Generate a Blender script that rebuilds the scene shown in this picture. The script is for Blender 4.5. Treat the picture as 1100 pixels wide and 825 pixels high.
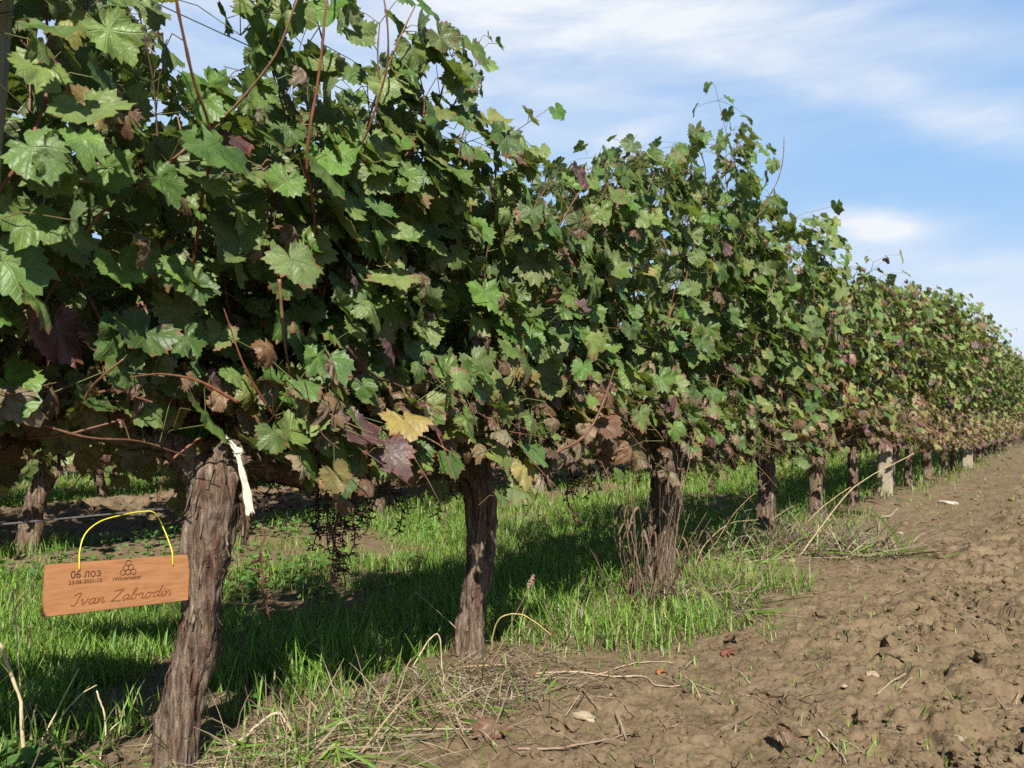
import bpy, math, random
import numpy as np
from mathutils import Vector, Matrix

# ------------------------------------------------------------------ scene, camera, sky, sun, exposure
SC = bpy.context.scene
COL = SC.collection
for o in list(bpy.data.objects):
    bpy.data.objects.remove(o)

HC = 0.75            # eye height (m)
FPX = 890.0          # focal length in pixels of the 1100 px wide photograph
HORY = 454.0
cam_d = bpy.data.cameras.new('camera')
cam = bpy.data.objects.new('camera', cam_d)
COL.objects.link(cam)
cam.location = (0, 0, HC)
cam.rotation_euler = (math.radians(90), 0, 0)
cam_d.sensor_width = 36
cam_d.lens = 36 * FPX / 1100
cam_d.shift_y = (HORY - 412.5) / 1100
cam_d.clip_start = 0.05
cam_d.clip_end = 4000
cam_d.dof.use_dof = True
cam_d.dof.focus_distance = 2.4
cam_d.dof.aperture_fstop = 9.0
SC.camera = cam

SUN_DIR = Vector((-0.12, 0.993, 0)).normalized()      # way the light travels, on the ground
SUN_EL = 43.0
world = bpy.data.worlds.new("World")
SC.world = world
world.use_nodes = True


def N(nt, t, **kw):
    n = nt.nodes.new(t)
    for k, v in kw.items():
        if k == 'inp':
            for a, b in v.items():
                n.inputs[a].default_value = b
        else:
            setattr(n, k, v)
    return n


def math_n(nt, op, a=None, b=None, c=None, clamp=False):
    n = nt.nodes.new('ShaderNodeMath')
    n.operation = op
    n.use_clamp = clamp
    for i, v in enumerate((a, b, c)):
        if v is None:
            continue
        if isinstance(v, (int, float)):
            n.inputs[i].default_value = v
        else:
            nt.links.new(v, n.inputs[i])
    return n.outputs[0]


def mix_col(nt, fac, a, b, blend='MIX'):
    n = nt.nodes.new('ShaderNodeMix')
    n.data_type = 'RGBA'
    n.blend_type = blend
    if isinstance(fac, (int, float)):
        n.inputs[0].default_value = fac
    else:
        nt.links.new(fac, n.inputs[0])
    for i, v in ((6, a), (7, b)):
        if isinstance(v, tuple):
            n.inputs[i].default_value = v if len(v) == 4 else (*v, 1)
        else:
            nt.links.new(v, n.inputs[i])
    return n.outputs[2]


def ramp(nt, src, stops, interp='LINEAR'):
    n = nt.nodes.new('ShaderNodeValToRGB')
    n.color_ramp.interpolation = interp
    e = n.color_ramp.elements
    while len(e) < len(stops):
        e.new(0.5)
    for k, (p, c) in enumerate(stops):
        e[k].position = p
        e[k].color = (*c, 1) if isinstance(c, tuple) else (c, c, c, 1)
    nt.links.new(src, n.inputs[0])
    return n.outputs[0]


def noise(nt, vec, scale, detail=4, rough=0.55, dist=0.0):
    n = nt.nodes.new('ShaderNodeTexNoise')
    n.inputs['Scale'].default_value = scale
    n.inputs['Detail'].default_value = detail
    n.inputs['Roughness'].default_value = rough
    n.inputs['Distortion'].default_value = dist
    if vec is not None:
        nt.links.new(vec, n.inputs['Vector'])
    return n.outputs[0]


def mapping(nt, vec, scale=(1, 1, 1), rot=(0, 0, 0), loc=(0, 0, 0)):
    n = nt.nodes.new('ShaderNodeMapping')
    n.inputs['Scale'].default_value = scale
    n.inputs['Rotation'].default_value = rot
    n.inputs['Location'].default_value = loc
    nt.links.new(vec, n.inputs['Vector'])
    return n.outputs[0]


def build_world():
    nt = world.node_tree
    nt.nodes.clear()
    out = N(nt, 'ShaderNodeOutputWorld')
    bg = N(nt, 'ShaderNodeBackground')
    bg.inputs['Strength'].default_value = 0.05
    sky = N(nt, 'ShaderNodeTexSky')
    sky.sky_type = 'NISHITA'
    sky.sun_disc = False
    sky.sun_elevation = math.radians(SUN_EL)
    sky.sun_rotation = math.atan2(-SUN_DIR.x, -SUN_DIR.y)
    sky.altitude = 100
    sky.air_density = 1.0
    sky.dust_density = 0.3
    sky.ozone_density = 2.0
    tc = N(nt, 'ShaderNodeTexCoord')
    sep = N(nt, 'ShaderNodeSeparateXYZ')
    nt.links.new(tc.outputs['Generated'], sep.inputs[0])
    el = sep.outputs[2]
    yy = math_n(nt, 'MAXIMUM', sep.outputs[1], 0.05)
    u = math_n(nt, 'DIVIDE', sep.outputs[0], yy)
    v = math_n(nt, 'DIVIDE', el, yy)
    wn = noise(nt, mapping(nt, tc.outputs['Generated'], (2.2, 2.2, 5.0)), 2.2, 6, 0.55)
    wv = math_n(nt, 'MULTIPLY', math_n(nt, 'SUBTRACT', wn, 0.5), 0.07)
    v = math_n(nt, 'ADD', v, wv)
    u = math_n(nt, 'ADD', u, math_n(nt, 'MULTIPLY', wv, 1.6))

    def puff(u0, v0, ru, rv, slope, amp):
        du = math_n(nt, 'SUBTRACT', u, u0)
        dv = math_n(nt, 'SUBTRACT', math_n(nt, 'SUBTRACT', v, v0), math_n(nt, 'MULTIPLY', du, slope))
        a, b = math_n(nt, 'DIVIDE', du, ru), math_n(nt, 'DIVIDE', dv, rv)
        q = math_n(nt, 'ADD', math_n(nt, 'MULTIPLY', a, a), math_n(nt, 'MULTIPLY', b, b))
        return math_n(nt, 'MULTIPLY', math_n(nt, 'EXPONENT', math_n(nt, 'MULTIPLY', q, -1.0)), amp)
    tot = None
    for args in ((0.10, 0.50, 0.50, 0.055, -0.06, 1.0),        # long bright veil across the top
                 (0.38, 0.41, 0.26, 0.028, -0.26, 0.34),       # streak falling away to the right
                 (0.00, 0.385, 0.34, 0.085, -0.10, 0.62),       # soft patch over the middle vines
                 (0.60, 0.37, 0.25, 0.035, -0.15, 0.45),
                 (0.13, 0.335, 0.05, 0.020, 0.6, 0.35),
                 (0.435, 0.238, 0.075, 0.022, 0.0, 1.3),        # the small puff above the far vines
                 (0.50, 0.19, 0.22, 0.020, 0.0, 0.35),
                 (0.62, 0.12, 0.28, 0.075, 0.0, 0.75),
                 (-0.6, 0.40, 0.35, 0.15, 0.2, 0.5)):
        g = puff(*args)
        tot = g if tot is None else math_n(nt, 'ADD', tot, g)
    fn = noise(nt, mapping(nt, tc.outputs['Generated'], (3, 3, 14.0), (0, 0.12, 0)), 2.4, 8, 0.6, 0.4)
    tot = math_n(nt, 'MULTIPLY', tot, ramp(nt, fn, [(0.28, 0.52), (0.70, 1.12)]), clamp=True)
    behind = math_n(nt, 'MULTIPLY', ramp(nt, noise(nt, mapping(nt, tc.outputs['Generated'], (1.5, 1.5, 4)), 1.6, 6), [(0.55, 0.0), (0.75, 0.12)]), math_n(nt, 'LESS_THAN', sep.outputs[1], 0.05))
    tot = math_n(nt, 'MAXIMUM', tot, behind)
    hz = ramp(nt, el, [(0.0, 1.0), (0.42, 0.88), (0.60, 0.30), (0.8, 0.0)])
    air = ramp(nt, el, [(0.0, (0.62, 0.73, 0.83)), (0.14, (0.42, 0.61, 0.85)), (0.30, (0.25, 0.49, 0.83)), (0.5, (0.19, 0.40, 0.77))])
    airs = mix_col(nt, 1.0, air, (11.5, 11.5, 11.5, 1), 'MULTIPLY')
    blue = mix_col(nt, hz, sky.outputs[0], airs)
    col = mix_col(nt, tot, blue, (8.9, 9.3, 9.9, 1))
    nt.links.new(col, bg.inputs[0])
    nt.links.new(bg.outputs[0], out.inputs[0])


build_world()
sun_d = bpy.data.lights.new('sun', 'SUN')
sun_d.energy = 5.0
sun_d.angle = math.radians(0.53)
sun_d.color = (1.0, 0.955, 0.88)
sun = bpy.data.objects.new('sun', sun_d)
COL.objects.link(sun)
_e = math.radians(SUN_EL)
sun.rotation_euler = Vector((SUN_DIR.x * math.cos(_e), SUN_DIR.y * math.cos(_e), -math.sin(_e))).to_track_quat('-Z', 'Y').to_euler()
sun.location = (0, -5, 8)

SC.view_settings.view_transform = 'Standard'
SC.view_settings.look = 'None'
SC.view_settings.exposure = 1.0
SC.view_settings.gamma = 1.0
SC.view_settings.use_curve_mapping = False
SC.render.engine = 'CYCLES'
SC.cycles.max_bounces = 6
SC.cycles.diffuse_bounces = 2
SC.cycles.transmission_bounces = 4
SC.cycles.glossy_bounces = 2
SC.cycles.transparent_max_bounces = 4
SC.cycles.use_denoising = False
SC.cycles.sample_clamp_indirect = 6.0

# ------------------------------------------------------------------ row frame
ROW_A = math.atan2(604.0, FPX)
U2 = np.array((math.sin(ROW_A), math.cos(ROW_A)))
N2 = np.array((-math.cos(ROW_A), math.sin(ROW_A)))
O2 = np.array((-1.9, 0.0))
ROW_ROT = math.atan2(U2[1], U2[0])


def tp_xy(t, p):
    return O2[0] + t * U2[0] + p * N2[0], O2[1] + t * U2[1] + p * N2[1]


def xy_tp(x, y):
    dx, dy = x - O2[0], y - O2[1]
    return dx * U2[0] + dy * U2[1], dx * N2[0] + dy * N2[1]


def up(px, py, y):
    """the point at depth y seen at a pixel of the photograph"""
    return np.array(((px - 550) / FPX * y, y, HC - (py - HORY) / FPX * y))


# ------------------------------------------------------------------ numpy noise
def _hash(ix, iy, iz, seed):
    h = (ix.astype(np.int64) * 374761393 + iy.astype(np.int64) * 668265263 + iz.astype(np.int64) * 2147483647 + seed * 1274126177) & 0xFFFFFFFF
    h = ((h ^ (h >> 13)) * 1274126177) & 0xFFFFFFFF
    h = ((h ^ (h >> 16)) * 2246822519) & 0xFFFFFFFF
    return ((h ^ (h >> 15)) & 0xFFFFFF) / float(0xFFFFFF)


def vnoise(x, y, z=None, seed=0):
    x = np.asarray(x, float)
    y = np.asarray(y, float)
    z = np.zeros_like(x) if z is None else np.asarray(z, float)
    ix, iy, iz = np.floor(x), np.floor(y), np.floor(z)
    fx, fy, fz = x - ix, y - iy, z - iz
    ux, uy, uz = (f * f * f * (f * (f * 6 - 15) + 10) for f in (fx, fy, fz))
    r = 0
    for a in (0, 1):
        wx = ux if a else 1 - ux
        for b in (0, 1):
            wy = uy if b else 1 - uy
            for c in (0, 1):
                wz = uz if c else 1 - uz
                r = r + wx * wy * wz * _hash(ix + a, iy + b, iz + c, seed)
    return r * 2 - 1


def vnoise2(x, y, seed=0):
    x = np.asarray(x, float)
    y = np.asarray(y, float)
    ix, iy = np.floor(x), np.floor(y)
    fx, fy = x - ix, y - iy
    ux, uy = (f * f * f * (f * (f * 6 - 15) + 10) for f in (fx, fy))
    z = np.zeros_like(ix)
    h = lambda a, b: _hash(ix + a, iy + b, z, seed)
    return ((h(0, 0) * (1 - ux) + h(1, 0) * ux) * (1 - uy) + (h(0, 1) * (1 - ux) + h(1, 1) * ux) * uy) * 2 - 1


def fbm2(x, y, oct=4, seed=0, gain=0.5):
    r, a, f = 0, 1.0, 1.0
    for k in range(oct):
        c, s = math.cos(0.6 * k), math.sin(0.6 * k)
        r = r + a * vnoise2((x * c - y * s) * f + 17.3 * k, (x * s + y * c) * f - 9.1 * k, seed + k)
        a *= gain
        f *= 2.03
    return r


def sstep(a, b, x):
    t = np.clip((np.asarray(x, float) - a) / (b - a), 0, 1)
    return t * t * (3 - 2 * t)


def nrm(v):
    v = np.asarray(v, float)
    return v / np.maximum(np.linalg.norm(v, axis=-1, keepdims=True), 1e-9)


# ------------------------------------------------------------------ ground height
def soil_mask(t, p):
    """1 on bare tilled soil, 0 on grass"""
    w = fbm2(t * 1.3, p * 1.3, 3, 41) * 0.16
    front = 1 - sstep(-0.52, -0.22, p + w)
    back = sstep(3.35, 3.65, p + w) * (1 - sstep(5.75, 6.05, p + w))
    back2 = sstep(9.7, 10.0, p + w)
    return np.maximum(np.maximum(front, back), back2)


def ground_z(x, y, fine=True):
    x = np.asarray(x, float)
    y = np.asarray(y, float)
    t, p = xy_tp(x, y)
    r = np.hypot(x, y)
    fade = 1 - sstep(25, 60, r)
    sm = soil_mask(t, p)
    h = 0.035 * fbm2(t * 0.5, p * 0.8, 2, 3)
    h = h + 0.03 * np.exp(-(p / 0.4) ** 2) + 0.05 * np.exp(-((p - 3.0) / 0.4) ** 2)
    mound = sstep(3.5, 4.6, p) * (1 - sstep(5.0, 6.0, p))
    h = h + mound * (0.10 + 0.05 * fbm2(t * 2.2, p * 2.2, 3, 8))
    band = 1 - sstep(-1.30, -0.80, p + 0.2 * vnoise2(t * 0.9, p, 77))     # cloddy tilled band
    if fine:
        a = vnoise2(x * 7 + 3, y * 7, 11) + 0.5 * vnoise2(x * 15, y * 15, 12)
        steps = sstep(-0.16, 0.10, a) + sstep(0.38, 0.58, a)
        b = fbm2(x * 22, y * 22, 3, 21)
        tex = 0.007 * fbm2(x * 5, y * 5, 2, 31) + 0.0060 * b + 0.0042 * vnoise2(x * 75, y * 75, 25) + 0.0026 * vnoise2(x * 150, y * 150, 26) - 0.012 * sstep(0.5, 0.75, vnoise2(x * 34, y * 26, 27))
        cl = 0.027 * (steps - 0.8) + 0.006 * sstep(0.0, 0.25, vnoise2(x * 30, y * 30, 14))
        gul = -0.045 * sstep(0.60, 0.8, vnoise2(x * 9 + 40, y * 9, 61)) * sstep(-0.2, 0.3, vnoise2(x * 30, y * 30, 62))
        h = h + fade * (sm * (tex + (0.13 + 0.87 * np.maximum(band, mound)) * cl + band * gul) + (1 - sm) * 0.5 * tex)
    return h


def gz(x, y):
    return float(ground_z(np.array([x]), np.array([y]))[0])


# ------------------------------------------------------------------ mesh building
def make_obj(name, V, F, mat, parent=None, tint=None, luv=None, smooth=True):
    """V (n,3), F (m,3) triangles"""
    me = bpy.data.meshes.new(name)
    V = np.asarray(V, np.float32)
    F = np.asarray(F, np.int32)
    me.vertices.add(len(V))
    me.vertices.foreach_set('co', V.ravel())
    me.loops.add(F.size)
    me.loops.foreach_set('vertex_index', F.ravel())
    me.polygons.add(len(F))
    me.polygons.foreach_set('loop_start', np.arange(0, F.size, F.shape[1], dtype=np.int32))
    me.polygons.foreach_set('use_smooth', np.full(len(F), smooth))
    if tint is not None:
        a = me.attributes.new('tint', 'FLOAT_COLOR', 'POINT')
        a.data.foreach_set('color', np.asarray(tint, np.float32).ravel())
    if luv is not None:
        a = me.attributes.new('luv', 'FLOAT_VECTOR', 'POINT')
        a.data.foreach_set('vector', np.asarray(luv, np.float32).ravel())
    me.update(calc_edges=True)
    me.validate()
    me.materials.append(mat)
    ob = bpy.data.objects.new(name, me)
    COL.objects.link(ob)
    if parent is not None:
        ob.parent = parent
    return ob


class Acc:
    def __init__(s):
        s.V, s.F, s.T, s.L, s.n = [], [], [], [], 0

    def add(s, V, F, tint=None, luv=None):
        V = np.asarray(V, float)
        s.V.append(V)
        s.F.append(np.asarray(F, int) + s.n)
        s.T.append(np.ones((len(V), 4)) if tint is None else (np.tile(np.asarray(tint, float), (len(V), 1)) if np.ndim(tint) == 1 else np.asarray(tint)))
        s.L.append(np.zeros((len(V), 3)) if luv is None else luv)
        s.n += len(V)
        return s

    def build(s, name, mat, parent=None, smooth=True):
        return make_obj(name, np.concatenate(s.V), np.concatenate(s.F), mat, parent, np.concatenate(s.T), np.concatenate(s.L), smooth)


def resample(P, n):
    P = np.asarray(P, float)
    k = len(P)
    if k == 2:
        u = np.linspace(0, 1, n)[:, None]
        return P[0] * (1 - u) + P[1] * u
    Q = np.vstack([2 * P[0] - P[1], P, 2 * P[-1] - P[-2]])
    u = np.linspace(0, k - 1 - 1e-9, n)
    i = np.floor(u).astype(int)
    f = (u - i)[:, None]
    a, b, c, d = Q[i], Q[i + 1], Q[i + 2], Q[i + 3]
    return 0.5 * ((2 * b) + (-a + c) * f + (2 * a - 5 * b + 4 * c - d) * f * f + (-a + 3 * b - 3 * c + d) * f ** 3)


def tube(P, R, ns=6, caps=True):
    """swept tube: points (n,3), radii scalar or (n,)"""
    P = np.asarray(P, float)
    n = len(P)
    R = np.full(n, R) if np.ndim(R) == 0 else np.asarray(R, float)
    T = nrm(np.gradient(P, axis=0))
    ref = np.array((1.0, 0, 0)) if abs(T[0][0]) < 0.8 else np.array((0, 1.0, 0))
    A = np.zeros_like(P)
    a = ref
    for i in range(n):
        a = a - T[i] * np.dot(a, T[i])
        a = a / max(np.linalg.norm(a), 1e-9)
        A[i] = a
    B = np.cross(T, A)
    th = np.linspace(0, 2 * np.pi, ns, endpoint=False)
    V = P[:, None, :] + R[:, None, None] * (np.cos(th)[None, :, None] * A[:, None, :] + np.sin(th)[None, :, None] * B[:, None, :])
    V = V.reshape(-1, 3)
    i = np.arange(n - 1)[:, None] * ns
    j = np.arange(ns)[None, :]
    j2 = (j + 1) % ns
    q = np.stack([i + j, i + j2, i + ns + j2, i + ns + j], -1).reshape(-1, 4)
    F = np.vstack([q[:, [0, 1, 2]], q[:, [0, 2, 3]]])
    if caps:
        V = np.vstack([V, P[0], P[-1]])
        c0, c1 = len(V) - 2, len(V) - 1
        j = np.arange(ns)
        F = np.vstack([F, np.stack([np.full(ns, c0), (j + 1) % ns, j], -1), np.stack([np.full(ns, c1), (n - 1) * ns + j, (n - 1) * ns + (j + 1) % ns], -1)])
    return V, F


def box(cx, cy, cz, sx, sy, sz):
    s = np.array([(-1, -1, -1), (1, -1, -1), (1, 1, -1), (-1, 1, -1), (-1, -1, 1), (1, -1, 1), (1, 1, 1), (-1, 1, 1)], float) * np.array((sx, sy, sz)) / 2
    V = s + np.array((cx, cy, cz))
    Q = [(0, 3, 2, 1), (4, 5, 6, 7), (0, 1, 5, 4), (1, 2, 6, 5), (2, 3, 7, 6), (3, 0, 4, 7)]
    F = [(a, b, c) for a, b, c, d in Q] + [(a, c, d) for a, b, c, d in Q]
    return V, np.array(F)


def ico(sub):
    import bmesh
    bm = bmesh.new()
    bmesh.ops.create_icosphere(bm, subdivisions=sub, radius=1.0)
    V = np.array([v.co[:] for v in bm.verts])
    F = np.array([[v.index for v in f.verts] for f in bm.faces])
    bm.free()
    return V, F


ICO1, ICO2, ICO3 = ico(1), ico(2), ico(4)


def thing(name, label, cat, loc=(0, 0, 0), rz=0.0, group=None):
    o = bpy.data.objects.new(name, None)
    o.empty_display_size = 0.1
    COL.objects.link(o)
    o.location = loc
    o.rotation_euler = (0, 0, rz)
    return tag(o, label, cat, group)


def tag(o, label, cat, group=None):
    o['label'] = label
    o['category'] = cat
    if group:
        o['group'] = group
    return o


def dup(root, loc, rz, label, group, scale=None):
    r = root.copy()
    COL.objects.link(r)
    r.location = loc
    r.rotation_euler = (0, 0, rz)
    if scale:
        r.scale = scale
    r['label'] = label
    r['group'] = group
    for ch in list(root.children):
        c = ch.copy()
        COL.objects.link(c)
        c.parent = r
        for g in list(ch.children):
            d = g.copy()
            COL.objects.link(d)
            d.parent = c
    return r


# ------------------------------------------------------------------ materials
def new_mat(name):
    m = bpy.data.materials.new(name)
    m.use_nodes = True
    nt = m.node_tree
    nt.nodes.clear()
    out = N(nt, 'ShaderNodeOutputMaterial')
    return m, nt, out


def principled(nt, col, rough, spec=0.5, normal=None):
    b = N(nt, 'ShaderNodeBsdfPrincipled')
    if isinstance(col, tuple):
        b.inputs['Base Color'].default_value = (*col, 1) if len(col) == 3 else col
    else:
        nt.links.new(col, b.inputs['Base Color'])
    if isinstance(rough, (int, float)):
        b.inputs['Roughness'].default_value = rough
    else:
        nt.links.new(rough, b.inputs['Roughness'])
    b.inputs['Specular IOR Level'].default_value = spec
    if normal is not None:
        nt.links.new(normal, b.inputs['Normal'])
    return b


def bump(nt, h, strength=0.5, dist=0.01, normal=None):
    n = N(nt, 'ShaderNodeBump')
    n.inputs['Strength'].default_value = strength
    n.inputs['Distance'].default_value = dist
    nt.links.new(h, n.inputs['Height'])
    if normal is not None:
        nt.links.new(normal, n.inputs['Normal'])
    return n.outputs[0]


def mat_leaf():
    m, nt, out = new_mat('vine leaf')
    L = nt.links
    at = N(nt, 'ShaderNodeAttribute', attribute_name='tint')
    lu = N(nt, 'ShaderNodeAttribute', attribute_name='luv')
    sp = N(nt, 'ShaderNodeSeparateXYZ')
    L.new(lu.outputs['Vector'], sp.inputs[0])
    x, y, e = sp.outputs
    ax = math_n(nt, 'ABSOLUTE', x)
    ang = math_n(nt, 'ARCTAN2', ax, y)                      # 0 at the tip
    rr = math_n(nt, 'SQRT', math_n(nt, 'ADD', math_n(nt, 'MULTIPLY', x, x), math_n(nt, 'MULTIPLY', y, y)))
    st = 0.94
    a2 = math_n(nt, 'SUBTRACT', math_n(nt, 'MODULO', math_n(nt, 'ADD', ang, st / 2), st), st / 2)
    d = math_n(nt, 'MULTIPLY', rr, math_n(nt, 'ABSOLUTE', math_n(nt, 'SINE', a2)))
    along = math_n(nt, 'MULTIPLY', rr, math_n(nt, 'COSINE', a2))
    sec = math_n(nt, 'ABSOLUTE', math_n(nt, 'SUBTRACT', math_n(nt, 'FRACT', math_n(nt, 'MULTIPLY', math_n(nt, 'SUBTRACT', along, math_n(nt, 'MULTIPLY', d, 0.8)), 6.0)), 0.5))
    v1 = math_n(nt, 'SUBTRACT', 1.0, math_n(nt, 'DIVIDE', d, 0.022), clamp=True)
    v2 = math_n(nt, 'MULTIPLY', math_n(nt, 'SUBTRACT', 1.0, math_n(nt, 'DIVIDE', sec, 0.10), clamp=True), 0.55)
    vein = math_n(nt, 'MAXIMUM', v1, v2)
    geo = N(nt, 'ShaderNodeNewGeometry')
    no = noise(nt, geo.outputs['Position'], 38, 4, 0.6)
    no2 = noise(nt, geo.outputs['Position'], 140, 2, 0.6)
    var = ramp(nt, no, [(0.25, 0.72), (0.75, 1.28)])
    base = mix_col(nt, 1.0, at.outputs['Color'], var, 'MULTIPLY')
    vcol = mix_col(nt, 0.5, base, (0.20, 0.24, 0.085))
    base = mix_col(nt, math_n(nt, 'MULTIPLY', vein, 0.55), base, vcol)
    # dry brown / reddened margin and blotches, strength carried by the leaf's alpha
    ed = math_n(nt, 'ADD', e, math_n(nt, 'MULTIPLY', math_n(nt, 'SUBTRACT', no, 0.5), 1.5))
    ed = math_n(nt, 'ADD', ed, math_n(nt, 'MULTIPLY', at.outputs['Alpha'], 0.55))
    edge = ramp(nt, ed, [(1.12, 0.0), (1.32, 1.0)]) if False else math_n(nt, 'MULTIPLY', math_n(nt, 'SUBTRACT', ed, 1.18), 5.0, clamp=True)
    ecol = mix_col(nt, ramp(nt, no2, [(0.35, 0.0), (0.65, 1.0)]), (0.15, 0.075, 0.035), (0.20, 0.055, 0.05))
    base = mix_col(nt, math_n(nt, 'MULTIPLY', edge, 0.85), base, ecol)
    # dusty spray residue on the upper face
    dust = ramp(nt, noise(nt, geo.outputs['Position'], 16, 5, 0.65), [(0.45, 0.0), (0.75, 0.20)])
    up_c = mix_col(nt, dust, base, (0.215, 0.235, 0.165))
    under = mix_col(nt, 0.45, base, (0.15, 0.175, 0.105))
    col = mix_col(nt, geo.outputs['Backfacing'], up_c, under)
    hgt = math_n(nt, 'ADD', math_n(nt, 'MULTIPLY', vein, -0.6), math_n(nt, 'MULTIPLY', no2, 0.5))
    bp = bump(nt, hgt, 0.55, 0.004)
    b = principled(nt, col, 0.46, 0.36, bp)
    tr = N(nt, 'ShaderNodeBsdfTranslucent')
    tcol = mix_col(nt, 1.0, col, (1.5, 1.55, 0.55, 1), 'MULTIPLY')
    L.new(tcol, tr.inputs[0])
    mx = N(nt, 'ShaderNodeMixShader')
    mx.inputs[0].default_value = 0.30
    L.new(b.outputs[0], mx.inputs[1])
    L.new(tr.outputs[0], mx.inputs[2])
    L.new(mx.outputs[0], out.inputs[0])
    return m


def mat_blade(name='grass blade', trans=0.35, rough=0.5):
    m, nt, out = new_mat(name)
    at = N(nt, 'ShaderNodeAttribute', attribute_name='tint')
    geo = N(nt, 'ShaderNodeNewGeometry')
    no = noise(nt, geo.outputs['Position'], 25, 3)
    var = ramp(nt, no, [(0.25, 0.75), (0.75, 1.25)])
    col = mix_col(nt, 1.0, at.outputs['Color'], var, 'MULTIPLY')
    b = principled(nt, col, rough, 0.35)
    tr = N(nt, 'ShaderNodeBsdfTranslucent')
    nt.links.new(mix_col(nt, 1.0, col, (1.25, 1.3, 0.6, 1), 'MULTIPLY'), tr.inputs[0])
    mx = N(nt, 'ShaderNodeMixShader')
    mx.inputs[0].default_value = trans
    nt.links.new(b.outputs[0], mx.inputs[1])
    nt.links.new(tr.outputs[0], mx.inputs[2])
    nt.links.new(mx.outputs[0], out.inputs[0])
    return m


def mat_bark():
    m, nt, out = new_mat('vine bark')
    tc = N(nt, 'ShaderNodeTexCoord')
    v = mapping(nt, tc.outputs['Object'], (1, 1, 0.10))
    v2 = mapping(nt, tc.outputs['Object'], (1, 1, 0.22))
    n1 = noise(nt, v, 95, 6, 0.65, 0.4)
    n2 = noise(nt, v2, 34, 5, 0.6, 0.6)
    n3 = noise(nt, tc.outputs['Object'], 9, 4, 0.6)
    c = ramp(nt, n1, [(0.30, (0.026, 0.016, 0.010)), (0.44, (0.105, 0.070, 0.045)), (0.56, (0.21, 0.158, 0.110)), (0.71, (0.36, 0.30, 0.225))])
    red = ramp(nt, n2, [(0.50, 0.0), (0.66, 0.75)])
    c = mix_col(nt, red, c, mix_col(nt, n1, (0.055, 0.02, 0.013), (0.16, 0.068, 0.042)))
    grey = ramp(nt, n3, [(0.50, 0.0), (0.72, 0.40)])
    c = mix_col(nt, grey, c, mix_col(nt, n1, (0.085, 0.072, 0.06), (0.31, 0.285, 0.25)))
    h = math_n(nt, 'ADD', n1, math_n(nt, 'MULTIPLY', n2, 0.8))
    b = principled(nt, c, 0.9, 0.15, bump(nt, h, 1.0, 0.02))
    nt.links.new(b.outputs[0], out.inputs[0])
    return m


def mat_tint(name, rough=0.7, spec=0.3, nscale=60, amp=0.35, bumpd=0.002, stretch=(1, 1, 1)):
    m, nt, out = new_mat(name)
    at = N(nt, 'ShaderNodeAttribute', attribute_name='tint')
    tc = N(nt, 'ShaderNodeTexCoord')
    no = noise(nt, mapping(nt, tc.outputs['Object'], stretch), nscale, 5, 0.6)
    var = ramp(nt, no, [(0.25, 1 - amp), (0.75, 1 + amp)])
    c = mix_col(nt, 1.0, at.outputs['Color'], var, 'MULTIPLY')
    b = principled(nt, c, rough, spec, bump(nt, no, 0.6, bumpd))
    nt.links.new(b.outputs[0], out.inputs[0])
    return m


def mat_soil():
    m, nt, out = new_mat('tilled soil')
    geo = N(nt, 'ShaderNodeNewGeometry')
    p = geo.outputs['Position']
    big = noise(nt, p, 1.1, 5, 0.6)
    mid = noise(nt, p, 9, 6, 0.65)
    fin = noise(nt, p, 70, 6, 0.7)
    c = ramp(nt, mid, [(0.28, (0.068, 0.047, 0.027)), (0.5, (0.130, 0.092, 0.053)), (0.75, (0.182, 0.134, 0.082))])
    c = mix_col(nt, ramp(nt, big, [(0.35, 0.0), (0.65, 0.45)]), c, (0.150, 0.108, 0.062))
    c = mix_col(nt, 1.0, c, ramp(nt, fin, [(0.25, 0.70), (0.75, 1.28)]), 'MULTIPLY')
    # pale grit and crumbs of dead plant matter
    vo = N(nt, 'ShaderNodeTexVoronoi')
    vo.inputs['Scale'].default_value = 55
    nt.links.new(p, vo.inputs['Vector'])
    gr = math_n(nt, 'LESS_THAN', vo.outputs['Distance'], 0.13)
    sel = ramp(nt, noise(nt, p, 30, 2), [(0.58, 0.0), (0.62, 0.7)])
    c = mix_col(nt, math_n(nt, 'MULTIPLY', gr, sel), c, (0.25, 0.20, 0.14))
    h = math_n(nt, 'ADD', math_n(nt, 'MULTIPLY', fin, 0.6), mid)
    b = principled(nt, c, 0.95, 0.12, bump(nt, h, 0.75, 0.012))
    nt.links.new(b.outputs[0], out.inputs[0])
    return m


def mat_plank():
    m, nt, out = new_mat('stained plaque wood')
    tc = N(nt, 'ShaderNodeTexCoord')
    v = mapping(nt, tc.outputs['Object'], (0.12, 1, 1))
    n1 = noise(nt, v, 130, 5, 0.6, 0.8)
    n2 = noise(nt, v, 22, 3, 0.5, 1.0)
    c = ramp(nt, n1, [(0.3, (0.25, 0.112, 0.044)), (0.5, (0.33, 0.152, 0.062)), (0.7, (0.38, 0.182, 0.078))])
    c = mix_col(nt, ramp(nt, n2, [(0.4, 0.0), (0.7, 0.35)]), c, (0.29, 0.115, 0.045))
    n3 = noise(nt, tc.outputs['Object'], 30, 6, 0.7)
    c = mix_col(nt, ramp(nt, n3, [(0.55, 0.0), (0.75, 0.45)]), c, (0.20, 0.095, 0.045))
    b = principled(nt, c, 0.55, 0.3, bump(nt, n1, 0.25, 0.001))
    nt.links.new(b.outputs[0], out.inputs[0])
    return m


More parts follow.
